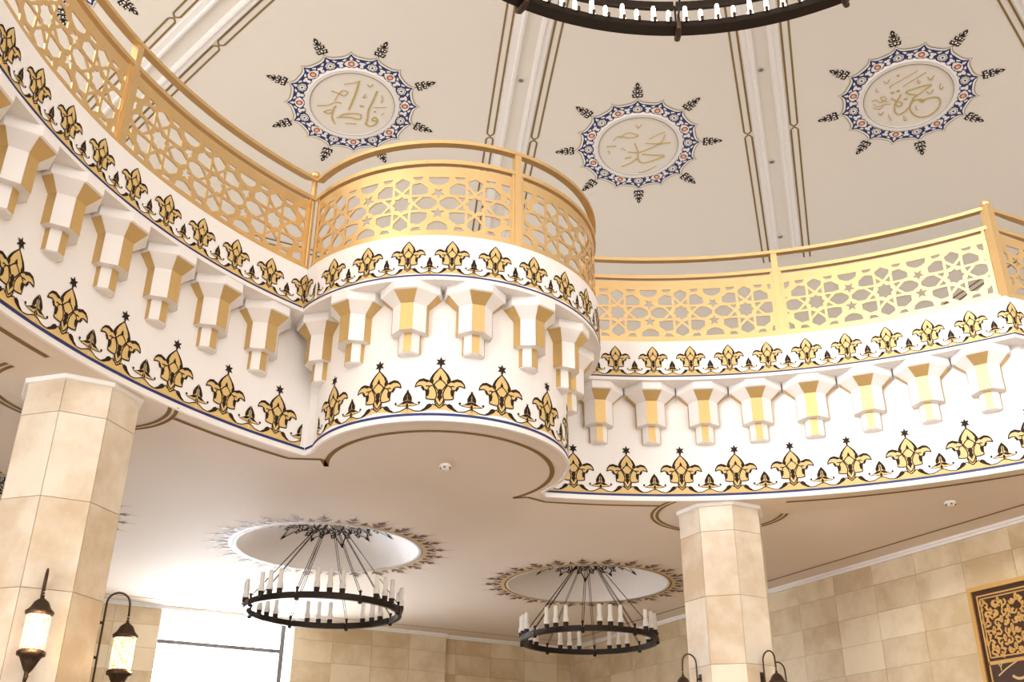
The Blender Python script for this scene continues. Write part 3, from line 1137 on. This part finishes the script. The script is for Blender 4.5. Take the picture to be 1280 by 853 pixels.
def lattice(path, t0, t1, parent):
    length = round(t1 - t0, 3)
    if length not in _lat:
        _lat[length] = lattice2d(length)
    V, F = _lat[length]
    mid = (t0 + t1) / 2
    out = []
    for o in (-.029, -.041):
        for x, y in V:
            q = path.at(mid + x, o)
            out.append((q[0], q[1], 7.24 + y))
    n = len(V)
    ed = {}
    for t in F:
        for i in range(3):
            ed[(t[i], t[(i + 1) % 3])] = 1
    fs = list(F) + [tuple(i + n for i in t[::-1]) for t in F] + [(b, a, a + n, b + n) for (a, b) in ed if (b, a) not in ed]
    return mk('lattice_panel', out, fs, 'gilt', parent)


def square_post(path, t, parent, z1=7.985, w_=.035):
    tx, ty = path.frame(t)
    nx, ny = ty, -tx
    v = []
    for z in (Z_TOP - .01, z1):
        for a, b in ((-w_, -.075), (w_, -.075), (w_, -.005), (-w_, -.005)):
            p = path.at(t)
            v.append((p[0] + tx * a + nx * b, p[1] + ty * a + ny * b, z))
    return mk('post', v, [(0, 3, 2, 1), (4, 5, 6, 7), (0, 1, 5, 4), (1, 2, 6, 5), (2, 3, 7, 6), (3, 0, 4, 7)], 'gilt', parent)


def railing(path, s0, s1, label, post_at):
    mid = path.at((s0 + s1) / 2)
    root = empty('balcony_railing', (mid[0], mid[1], Z_TOP), label=label, cat='railing', group='gold railings of the gallery')
    band('handrail', path, s0 + .0, s1 - .0, 7.945, 7.985, -.075, -.0, 'gilt', root)
    band('middle_rail', path, s0 + .0, s1 - .0, 7.70, 7.745, -.06, -.008, 'gilt', root)
    band('bottom_rail', path, s0 + .02, s1 - .02, Z_TOP - .005, Z_TOP + .04, -.055, -.015, 'gilt', root)
    pm = post_at
    square_post(path, pm, root)
    for a, b in ((s0, pm), (pm, s1)):
        if b - a < .3:
            continue
        lattice(path, a + .03, b - .03, root)
        for t in (a + .05, b - .05):
            tx, ty = path.frame(t)
            p = path.at(t)
            nx, ny = ty, -tx
            v = []
            for z in (Z_TOP, 7.72):
                for q, o in ((-.014, -.055), (.014, -.055), (.014, -.016), (-.014, -.016)):
                    v.append((p[0] + tx * q + nx * o, p[1] + ty * q + ny * o, z))
            mk('frame_stile', v, [(0, 3, 2, 1), (4, 5, 6, 7), (0, 1, 5, 4), (1, 2, 6, 5), (2, 3, 7, 6), (3, 0, 4, 7)], 'gilt', root)
    return root


def corner_post(x, y, label):
    root = empty('corner_post', (x, y, Z_TOP), label=label, cat='post', group='ball topped posts at the cusps of the gallery')
    b = MB().lathe([(.033, 0), (.033, 1.14)], (x, y, Z_TOP), 16) if x < 4 else MB().box(x - .05, x + .05, y - .05, y + .05, Z_TOP, Z_TOP + 1.14)
    mk('shaft', b.v, b.f, 'gilt', root, smooth=False)
    prof = [(.02, 1.14)] + [(max(.001, .055 * math.sin(PI * k / 10)), 1.185 - .05 * math.cos(PI * k / 10)) for k in range(2, 11)]
    b = MB().lathe(prof, (x, y, Z_TOP), 20)
    mk('ball_finial', b.v, b.f, 'bronze' if False else 'gilt', root, smooth=True)
    return root


railing(UP, 0.0, uL, 'long gold star lattice railing on the left concave side of the gallery', uL - 2.40)
railing(UP, uL, uL + uB, 'gold star lattice railing curving round the central balcony bulge', uL + uB / 2)
railing(UP, uL + uB, uL + uB + uR - .03, 'sunlit pale gold star lattice railing on the right concave side of the gallery', uL + uB + 2.26)
railing(UP, uL + uB + uR, vis_u, 'brown shaded railing running off the right edge beyond the ball topped corner post', vis_u - .06)
def inset_pt(x, y, d):
    l = math.hypot(x, y)
    return x + x / l * d, y + y / l * d
corner_post(*inset_pt(-1.68, 5.03, .05), 'slim ball topped gold post where the left railing meets the bulging balcony')
corner_post(*inset_pt(1.67, 5.03, .05), 'gold corner post hidden behind the right side of the bulging balcony')
corner_post(*inset_pt(5.0, 1.987, .05), 'ball topped gold post at the far right corner of the sunlit railing')


# ---------------------------------------------------------------- corbels
def corbel_meshes():
    def ring(w_, fr, p, d1, z):
        return [(-w_, -.06, z), (-w_, d1, z), (-fr, p, z), (fr, p, z), (w_, d1, z), (w_, -.06, z)]
    levels = [ring(.292, .105, .292, .10, 6.36), ring(.292, .105, .292, .10, 6.275), ring(.275, .112, .275, .11, 6.265),
              ring(.165, .062, .185, .085, 6.165), ring(.165, .062, .185, .085, 5.885)]
    small = [ring(.10, .038, .105, .045, 5.885), ring(.10, .038, .105, .045, 5.695), ring(.085, .03, .09, .04, 5.685)]
    body = MB()
    for L in (levels, small):
        v = [p for r_ in L for p in r_]
        f = []
        for k in range(len(L) - 1):
            for j in range(5):
                f.append((k * 6 + j, (k + 1) * 6 + j, (k + 1) * 6 + j + 1, k * 6 + j + 1))
        f.append(tuple(range((len(L) - 1) * 6, len(L) * 6)))
        body.add(v, f)

    def face(L, j, k0, k1):
        """gold sheet laid on side j, between levels"""
        o = MB()
        for k in range(k0, k1):
            a, b, c, d = L[k][j], L[k][j + 1], L[k + 1][j + 1], L[k + 1][j]
            nrm = (Vector(b) - Vector(a)).cross(Vector(d) - Vector(a)).normalized()
            if (j == 0 and nrm.x > 0) or (j == 4 and nrm.x < 0) or (j == 2 and nrm.y < 0):
                nrm = -nrm
            off = nrm * .003
            o.add([Vector(p) + off for p in (a, b, c, d)], [(0, 1, 2, 3)])
        return o
    out = [('corbel_body', body, 'white')]
    for j, nm in ((2, 'gilded_front'), (0, 'gilded_side'), (4, 'gilded_side')):
        g = MB()
        for L, a, b in ((levels, 2, 4), (small, 0, 1)):
            q = face(L, j, a, b)
            g.add(q.v, q.f)
        out.append((nm, g, 'gilt_panel'))
    return out


def ordinal(i):
    return ['first', 'second', 'third', 'fourth', 'fifth', 'sixth', 'seventh', 'eighth', 'ninth', 'tenth', 'eleventh'][i]


proto = empty('corbel', (0, 0, 0))
for nm, b, m in corbel_meshes():
    o = b.obj(nm, m, proto, local=True)
first = True


def place_corbel(t, label):
    global first
    c = proto if first else copy_tree(proto)
    first = False
    x, y = LO.at(t)
    tx, ty = LO.frame(t)
    # local +y = towards the hall (ty,-tx); local +x = (-tx,-ty)
    c.location = (x, y, 0)
    c.rotation_euler = (0, 0, math.atan2(-ty, -tx))
    tag(c, label, 'corbel', 'white and gold stepped corbels under the gallery')


for k in range(7):
    place_corbel(lL - .68 - .62 * k, '%s white and gold corbel on the left arc, counting leftwards from the inner corner' % ordinal(k) if k else 'nearest white and gold corbel left of the inner corner under the left railing')
for k in range(8):
    place_corbel(lL + .30 + .594 * k, '%s white and gold corbel round the balcony bulge, counting from its left corner' % ordinal(k))
for k in range(8):
    place_corbel(lL + lB + .614 + .611 * k, '%s white and gold corbel on the right arc, counting rightwards from the bulge' % ordinal(k))

# ---------------------------------------------------------------- pillars
def pillar(c, label, courses):
    root = empty('stone_pillar', (c[0], c[1], 0), label=label, cat='pillar')
    sd = .185
    A = .447
    oct_ = [(-sd, -A), (sd, -A), (A, -sd), (A, sd), (sd, A), (-sd, A), (-A, sd), (-A, -sd)]
    # joint-coloured core
    k = .988
    v = [(c[0] + x * k, c[1] + y * k, z) for z in (0, 5.03) for x, y in oct_]
    f = [(i, (i + 1) % 8, (i + 1) % 8 + 8, i + 8) for i in range(8)] + [tuple(range(8))[::-1], tuple(range(8, 16))]
    mk('core', v, f, 'grout', root)
    for zi in range(len(courses) - 1):
        z1, z0 = courses[zi] - .003, courses[zi + 1] + .003
        for i in range(8):
            a, b = oct_[i], oct_[(i + 1) % 8]
            g = .0025 / math.dist(a, b)
            p = (a[0] + (b[0] - a[0]) * g, a[1] + (b[1] - a[1]) * g)
            q = (b[0] - (b[0] - a[0]) * g, b[1] - (b[1] - a[1]) * g)
            pi_, qi = (p[0] * .975, p[1] * .975), (q[0] * .975, q[1] * .975)
            v = [(c[0] + x, c[1] + y, z) for z in (z0, z1) for x, y in (p, q, qi, pi_)]
            mk('stone_slab', v, [(0, 3, 2, 1), (4, 5, 6, 7), (0, 1, 5, 4), (1, 2, 6, 5), (2, 3, 7, 6), (3, 0, 4, 7)], 'stone_pale', root)
    v, f = [], []
    prof = [(1.0, 5.0), (1.05, 5.005), (1.055, 5.03), (1.07, 5.043)]
    for s, z in prof:
        v += [(c[0] + x * s, c[1] + y * s, z) for x, y in oct_]
    for j in range(3):
        for i in range(8):
            f.append((j * 8 + i, j * 8 + (i + 1) % 8, (j + 1) * 8 + (i + 1) % 8, (j + 1) * 8 + i))
    mk('top_moulding', v, f, 'white', root)
    return root


CR = [5.005, 4.72, 4.01, 3.30, 2.59, 1.88, 1.17, .46, 0.0]
pillar(PIL[0], 'large octagonal travertine pillar at the left edge carrying two lanterns', CR)
pillar(PIL[1], 'octagonal travertine pillar under the right arc of the gallery', CR)


# ---------------------------------------------------------------- walls
def tiled(name, axis, plane, a0, a1, rows, step, phase, facing, label, openings=(), holes_below=0.0):
    """axis 'u': wall at x=plane spanning y; axis 'v': wall at y=plane spanning x"""
    root = empty(name, (plane, (a0 + a1) / 2, 0) if axis == 'u' else ((a0 + a1) / 2, plane, 0), kind='structure', label=label)

    def bx(p0, p1, q0, q1, z0, z1):
        lo_, hi_ = min(p0, p1), max(p0, p1)
        b = MB()
        if axis == 'u':
            b.box(lo_, hi_, q0, q1, z0, z1)
        else:
            b.box(q0, q1, lo_, hi_, z0, z1)
        return b
    b = bx(plane + .006 * facing, plane - .15 * facing, a0, a1, 0, Z_SOF + .02)
    mk('wall_core', b.v, b.f, 'grout', root)
    k = math.floor((a0 - phase) / step)
    while phase + k * step < a1:
        q0, q1 = max(a0, phase + k * step) + .0025, min(a1, phase + (k + 1) * step) - .0025
        if q1 - q0 > .03:
            for z1, z0 in zip(rows, rows[1:]):
                pr = random.uniform(.010, .013)
                t = bx(plane - .01 * facing, plane + pr * facing, q0, q1, z0 + .0025, z1 - .0025)
                mk('stone_tile', t.v, t.f, 'stone', root)
        k += 1
    t = bx(plane - .01 * facing, plane + .05 * facing, a0, a1, 4.985, 5.02)
    mk('cornice_strip', t.v, t.f, 'white', root)
    t = bx(plane - .01 * facing, plane + .08 * facing, a0, a1, 5.015, 5.046)
    mk('cornice_strip', t.v, t.f, 'white', root)
    return root


ROWS = [5.0, 4.722, 4.364, 4.006, 3.648, 3.29, 2.932, 2.574, 1.2, 0.0]
tiled('wall_right', 'u', 6.62, -6.5, 13.75, ROWS, .715, 3.70, -1, 'right travertine tiled wall below the gallery')
tiled('wall_back', 'v', 13.6, 1.05, 3.90, ROWS, .72, 1.74 - .72 * 3, -1, 'travertine tiled back wall panel right of the bright window')
tiled('wall_back', 'v', 13.7, 3.90, 6.62, ROWS, .72, 4.15 - .72, -1, 'recessed stretch of travertine back wall near the corner')
tiled('wall_back', 'v', 13.6, -9.5, -1.18, ROWS, .72, -1.18 - .72 * 12, -1, 'travertine tiled back wall left of the bright window')
# window in the back wall
win = empty('window_1', (-.06, 13.65, 0), kind='structure', label='tall bright window in the back wall')
b = MB().box(.83, .90, 13.62, 13.68, .5, 4.99)
mk('mullion', b.v, b.f, 'mullion', win)
b = MB().box(-1.18, .83, 13.62, 13.68, 4.46, 4.52)
mk('transom', b.v, b.f, 'mullion', win)
for x0, x1, z0, z1 in ((-1.18, .83, .5, 4.46), (-1.18, .83, 4.52, 4.99), (.90, 1.05, .5, 4.99)):
    b = MB().box(x0, x1, 13.648, 13.652, z0, z1)
    mk('pane', b.v, b.f, 'glass', win)
b = MB().box(-1.18, 1.05, 13.6, 13.75, 0, .5)
mk('sill_wall', b.v, b.f, 'stone', win)
b = MB().box(-1.18, 1.05, 13.58, 13.75, 4.985, 5.046)
mk('lintel', b.v, b.f, 'white', win)
# remaining shell: upper walls and outer walls of the hall (out of frame)
def shell(name, x0, x1, y0, y1, z0, z1, m='plaster'):
    o = MB().box(x0, x1, y0, y1, z0, z1).obj(name, m)
    return tag(o, kind='structure')


shell('wall_upper_back', -14, 14, 14, 14.15, 6.84, 13.2)
shell('wall_upper_right', 14, 14.15, -14, 14, 6.84, 13.2)
shell('wall_left', -14.15, -14, -14, 14, 0, 13.2)
shell('wall_front', -14, 14, -14.15, -14, 0, 13.2)
shell('wall_back_far', -14, -9.5, 13.6, 13.75, 0, 5.05, 'stone')


# ---------------------------------------------------------------- ring chandeliers under the gallery
def ring_chandelier(c, label, rot=0.0, group=None):
    z0 = 4.20
    root = empty('ring_chandelier', (c[0], c[1], z0), label=label, cat='chandelier', group='candle ring chandeliers under the gallery')
    Rr = 1.0
    N = 8
    for k in range(N):
        a0, a1 = 2 * PI * k / N + .02 + rot, 2 * PI * (k + 1) / N - .02 + rot
        v, f = [], []
        n = 9
        for i in range(n + 1):
            a = a0 + (a1 - a0) * i / n
            for r, z in ((Rr - .05, 0), (Rr, 0), (Rr, .075), (Rr - .05, .075)):
                v.append((c[0] + r * math.cos(a), c[1] + r * math.sin(a), z0 + z))
        for i in range(n):
            for j in range(4):
                f.append((i * 4 + j, i * 4 + (j + 1) % 4, (i + 1) * 4 + (j + 1) % 4, (i + 1) * 4 + j))
        f += [(3, 2, 1, 0), tuple(n * 4 + j for j in range(4))]
        mk('ring_segment', v, f, 'iron', root)
        a = 2 * PI * k / N + rot
        x, y = c[0] + (Rr - .017) * math.cos(a), c[1] + (Rr - .017) * math.sin(a)
        b = MB().lathe([(.012, -.03), (.026, -.02), (.026, .05), (.014, .06), (.014, .11), (.02, .115), (.02, .13), (.004, .14)], (x, y, z0), 10)
        mk('clamp', b.v, b.f, 'iron', root)
        b = MB()
        for s in (-.012, .012):
            px, py = x - s * math.sin(a), y + s * math.cos(a)
            b.tube([(px, py, z0 + .1), (c[0] + .05 * math.cos(a) - s * math.sin(a), c[1] + .05 * math.sin(a) + s * math.cos(a), 5.48)], .0045, 5)
        mk('suspension_rod', b.v, b.f, 'iron', root)
        for q in (-1, 0, 1):
            aa = 2 * PI * (k + .5) / N + rot + q * .155
            x, y = c[0] + (Rr - .017) * math.cos(aa), c[1] + (Rr - .017) * math.sin(aa)
            b = MB().lathe([(.03, .06), (.034, .07), (.036, .12), (.04, .125)], (x, y, z0), 12)
            h = mk('candle_cup', b.v, b.f, 'iron', root)
            b = MB().lathe([(.036, .125), (.041, .14), (.037, .18), (.029, .205), (.028, .35), (.022, .36)], (x, y, z0), 12)
            mk('candle', b.v, b.f, 'candle', root, smooth=False)
    b = MB().lathe([(.03, 5.43 - z0), (.07, 5.45 - z0), (.08, 5.5 - z0), (.03, 5.54 - z0)], (c[0], c[1], z0), 16)
    mk('ceiling_plate', b.v, b.f, 'iron', root)
    return root


ring_chandelier(RC[1], 'candle ring chandelier left of centre, hanging in front of the bright window', R(8))
ring_chandelier(RC[2], 'candle ring chandelier beside the right pillar, against the tiled corner', R(8))
ring_chandelier(RC[0], 'candle ring chandelier hidden behind the large left pillar', R(8))

# ---------------------------------------------------------------- great chandelier at the hall centre
def big_ring(root, Rr, z0, w_, h, N, name):
    for k in range(N):
        a0, a1 = 2 * PI * k / N + .004, 2 * PI * (k + 1) / N - .004
        v, f = [], []
        n = 12
        for i in range(n + 1):
            a = a0 + (a1 - a0) * i / n
            for r, z in ((Rr - w_, .012), (Rr - w_ + .012, 0), (Rr, 0), (Rr, h), (Rr - w_, h)):
                v.append((r * math.cos(a), r * math.sin(a), z0 + z))
        m = 5
        for i in range(n):
            for j in range(m):
                f.append((i * m + j, i * m + (j + 1) % m, (i + 1) * m + (j + 1) % m, (i + 1) * m + j))
        f += [tuple(range(m))[::-1], tuple(n * m + j for j in range(m))]
        mk(name, v, f, 'iron', root)


great = empty('great_chandelier', (0, 0, 9.96), label='huge dark double ring chandelier with lit candle bulbs at the top edge', cat='chandelier')
big_ring(great, 3.60, 9.96, .165, .07, 12, 'outer_ring_segment')
big_ring(great, 3.63, 10.37, .05, .10, 12, 'upper_ring_segment')
cb = None
for k in range(120):
    a = 2 * PI * (k + .5) / 120
    x, y = 3.47 * math.cos(a), 3.47 * math.sin(a)
    if cb is None:
        b = MB().lathe([(.046, .07), (.05, .085), (.036, .14), (.03, .18), (.029, .31), (.022, .335), (.006, .345)], (0, 0, 0), 10)
        cb = b.obj('lit_candle_bulb', 'lit', great, smooth=True, local=True)
        b = MB().lathe([(.014, .05), (.02, .065), (.02, .10), (.012, .11)], (0, 0, 0), 8)
        cn = b.obj('bulb_screw', 'bronze', great, local=True)
        o1, o2 = cb, cn
    else:
        o1, o2 = cb.copy(), cn.copy()
        COL.objects.link(o1)
        COL.objects.link(o2)
    q_ = 1.0 if k % 2 else 1.018
    o1.location = (x * q_, y * q_, 0)
    if k % 2 == 0:
        o1.scale = (.85, .85, .93)
    o2.location = (x * .984, y * .984, 0)
for k in range(12):
    a = 2 * PI * k / 12
    ca, sa = math.cos(a), math.sin(a)
    P = lambda r, z: (r * ca, r * sa, z)
    b = MB()
    b.tube([P(3.66, 10.05), P(3.655, 9.96), P(3.60, 9.915), P(3.52, 9.90), P(3.44, 9.93), P(3.41, 9.99), P(3.41, 10.10)], [.02, .03, .035, .036, .033, .026, .018], 8)
    mk('hook_clamp', b.v, b.f, 'bronze', great)
    b = MB()
    b.tube([P(3.41, 10.05), P(.15, 12.4)], .012, 6)
    b.tube([P(3.605, 10.0), P(3.605, 10.42)], .012, 6)
    mk('suspension_rod', b.v, b.f, 'iron', great)
b = MB().lathe([(.05, 12.3), (.22, 12.4), (.25, 12.5), (.08, 12.7), (.05, domeZ(0) - .02)], (0, 0, 0), 20)
mk('central_hub', b.v, b.f, 'iron', great)


# ---------------------------------------------------------------- wall lanterns
def lantern(px, py, nx, ny, label, ztop=3.42, lit=True):
    """bracket fixed at face point (px,py), reaching along (nx,ny)"""
    root = empty('wall_lantern', (px, py, 2.6), label=label, cat='lantern', group='bronze mosaic lanterns on the pillars')
    A = lambda d, z: (px + nx * d, py + ny * d, z)
    b = MB()
    r = .09
    pts = [A(.045, 2.45), A(.045, 2.9), A(.045, ztop - r)] + [A(.045 + r - r * math.cos(R(t)), ztop - r + r * math.sin(R(t))) for t in range(20, 181, 20)] + [A(.045 + 2 * r + .005, ztop - .17)]
    b.tube(pts, .0085, 7)
    mk('curved_arm', b.v, b.f, 'bronze', root, smooth=True)
    for z in (3.17, 2.90):
        b = MB()
        b.tube([A(-.002, z), A(.045, z)], .012, 6)
        tx, ty = -ny, nx
        v = [A(0, 0)]
        q = []
        for d in (0.0, .012):
            for s, zz in ((-.02, z - .05), (.02, z - .05), (.02, z + .05), (-.02, z + .05)):
                q.append((px + nx * d + tx * s, py + ny * d + ty * s, zz))
        b.add(q, [(0, 3, 2, 1), (4, 5, 6, 7), (0, 1, 5, 4), (1, 2, 6, 5), (2, 3, 7, 6), (3, 0, 4, 7)])
        mk('wall_plate', b.v, b.f, 'bronze', root)
    cx, cy, _ = A(.045 + 2 * r + .005, 0)
    c = (cx, cy, 0)
    zt = ztop - .17
    b = MB()
    for k in range(3):
        b.lathe([(.006, zt - .012 - .022 * k), (.012, zt - .004 - .022 * k), (.006, zt + .004 - .022 * k)], c, 8)
    mk('chain', b.v, b.f, 'bronze', root)
    t = zt - .06
    b = MB().lathe([(.072, t - .125), (.098, t - .118), (.10, t - .10), (.088, t - .09), (.07, t - .07), (.05, t - .03), (.025, t - .01), (.012, t), (.012, t + .02)], c, 24)
    mk('top_bell', b.v, b.f, 'bronze', root, smooth=True)
    g = t - .125
    b = MB().lathe([(.078, g - .245), (.084, g - .235), (.084, g - .01), (.078, g)], c, 24)
    mk('mosaic_glass', b.v, b.f, 'mosaic', root, smooth=True)
    h = g - .245
    b = MB().lathe([(.004, h - .22), (.010, h - .20), (.016, h - .18), (.010, h - .165), (.03, h - .14), (.055, h - .09), (.075, h - .05), (.098, h - .04), (.10, h - .015), (.08, h)], c, 24)
    mk('bottom_bell', b.v, b.f, 'bronze', root, smooth=True)
    b = MB().lathe([(.006, h - .33), (.004, h - .22)], c, 6)
    mk('tassel_chain', b.v, b.f, 'bronze', root)
    l = bpy.data.lights.new('lantern_bulb', 'POINT')
    l.energy, l.color, l.shadow_soft_size = 12, (1.0, .72, .42), .06
    lo = bpy.data.objects.new('lantern_bulb', l)
    COL.objects.link(lo)
    lo.parent = root
    lo.location = (nx * .42, ny * .42, .3)
    return root


lantern(-3.55, 4.563, 0, -1, 'glowing mosaic lantern on the front face of the large left pillar')
lantern(-3.073, 5.0, 1, 0, 'glowing mosaic lantern on an arched arm at the right side of the left pillar')
lantern(3.0, 5.07, -1, 0, 'partly visible bronze lantern arm on the left face of the right pillar')
lantern(3.447, 4.623, 0, -1, 'partly visible bronze lantern arm on the front face of the right pillar')
lantern(3.894, 5.0, 1, 0, 'partly visible bronze lantern arm at the right edge of the right pillar')

# ---------------------------------------------------------------- smoke detectors
for x, y, lb in ((-.036, 5.08, 'white smoke detector under the round balcony bulge'), (5.383, 3.458, 'white smoke detector on the soffit near the right wall')):
    root = empty('smoke_detector', (x, y, Z_SOF), label=lb, cat='detector', group='white smoke detectors on the soffit')
    b = MB().lathe([(.03, -.052), (.042, -.048), (.05, -.03), (.062, -.026), (.062, -.004), (.055, 0)], (x, y, Z_SOF), 24)
    mk('housing', b.v, b.f, 'plastic', root, smooth=False)
    b = MB()
    for k in range(5):
        a = 2 * PI * k / 5 + .3
        q = (x + .047 * math.cos(a), y + .047 * math.sin(a))
        b.box(q[0] - .009, q[0] + .009, q[1] - .009, q[1] + .009, Z_SOF - .044, Z_SOF - .034)
    mk('vent_slots', b.v, b.f, 'dark', root)

# ---------------------------------------------------------------- framed inscription panel on the right wall
def framed_panel():
    U0 = 6.60
    y1, zt = 4.385, 4.385      # left edge and top seen from the hall
    y0, zb = 2.4, 2.2
    root = empty('framed_panel', (U0, (y0 + y1) / 2, (zb + zt) / 2), label='gold framed dark brown panel with carved arabesque and script on the right wall', cat='panel')
    def frame(name, m, o, w_, d0, d1):
        b = MB()
        a0, a1, b0, b1 = y0 + o, y1 - o, zb + o, zt - o
        b.box(U0 - d1, U0 - d0, a0, a1, b1 - w_, b1)
        b.box(U0 - d1, U0 - d0, a0, a1, b0, b0 + w_)
        b.box(U0 - d1, U0 - d0, a0, a0 + w_, b0 + w_, b1 - w_)
        b.box(U0 - d1, U0 - d0, a1 - w_, a1, b0 + w_, b1 - w_)
        mk(name, b.v, b.f, m, root)
    b = MB().box(U0 - .02, U0 + .004, y0 + .02, y1 - .02, zb + .02, zt - .02)
    mk('dark_field', b.v, b.f, 'panel_dark', root)
    frame('outer_frame', 'frame_gold', 0, .05, 0, .045)
    frame('inner_gold_line', 'frame_gold', .105, .018, .015, .028)
    zc = 3.545
    b = MB().box(U0 - .028, U0 - .015, y0 + .1, y1 - .105, zc - .06, zc - .02)
    mk('cross_band', b.v, b.f, 'frame_gold', root)
    # carved arabesque: pierced gold scrollwork over the dark field
    rnd = random.Random(3)
    K = []
    L0, L1, B0, B1 = y0 + .16, y1 - .15, zc + .02, zt - .15
    for e in (((L0, B1), (L1, B1)), ((L1, B1), (L1, B0)), ((L0, B0), (L1, B0))):
        K += stroke(list(e), .014)
    cols, rows_ = 14, 6
    for i in range(cols):
        for j in range(rows_):
            cx = L1 - .06 - i * (L1 - L0) / cols
            cz = B0 + .05 + j * (B1 - B0 - .03) / rows_
            s = 1 if (i + j) % 2 else -1
            if math.hypot((cx - 3.45) / 1.1, (cz - 3.9)) < .2:
                continue
            r = .045
            sp = [(cx + s * r * (1 - t / 8) * math.cos(t * .95 + i), cz + r * (1 - t / 8) * math.sin(t * .95 + i)) for t in range(7)]
            K += stroke(sp, .018)
            K += stroke(curve([(cx + .045 * s, cz), (cx + .075 * s, cz + .03), (cx + .06 * s, cz + .075)], 3), .016)
            K.append(leaf(cx, cz + .03, .06, .035, rnd.uniform(0, 6.28)))
            K.append(leaf(cx, cz - .02, .055, .03, rnd.uniform(0, 6.28)))
            K.append(leaf(cx + .04 * s, cz - .02, .055, .03, rnd.uniform(0, 6.28)))
    vs, fs = fill(K)
    n = len(vs)
    V = [(U0 - .030, y, z) for y, z in vs] + [(U0 - .018, y, z) for y, z in vs]
    ed = {}
    for t in fs:
        for i in range(3):
            ed[(t[i], t[(i + 1) % 3])] = 1
    mk('carved_arabesque', V, list(fs) + [(a, b, b + n, a + n) for (a, b) in ed if (b, a) not in ed], 'frame_gold', root)
    # pale script below the cross band
    K = []
    for pts, w_ in (([(4.16, 3.50), (4.13, 3.46), (4.10, 3.50)], .014), ([(4.18, 3.36), (4.05, 3.43), (3.88, 3.50)], .016), ([(4.13, 3.46), (4.13, 3.41)], .012),
                    ([(4.0, 3.34), (3.92, 3.30), (3.80, 3.33), (3.72, 3.45)], .03), ([(3.66, 3.3), (3.66, 3.5)], .03), ([(3.6, 3.34), (3.5, 3.3), (3.4, 3.36), (3.4, 3.48)], .03)):
        K += stroke(curve(pts, 4) if len(pts) > 2 else pts, w_)
    vs, fs = fill(K)
    mk('pale_script', [(U0 - .024, y, z) for y, z in vs], fs, 'letter', root)


framed_panel()
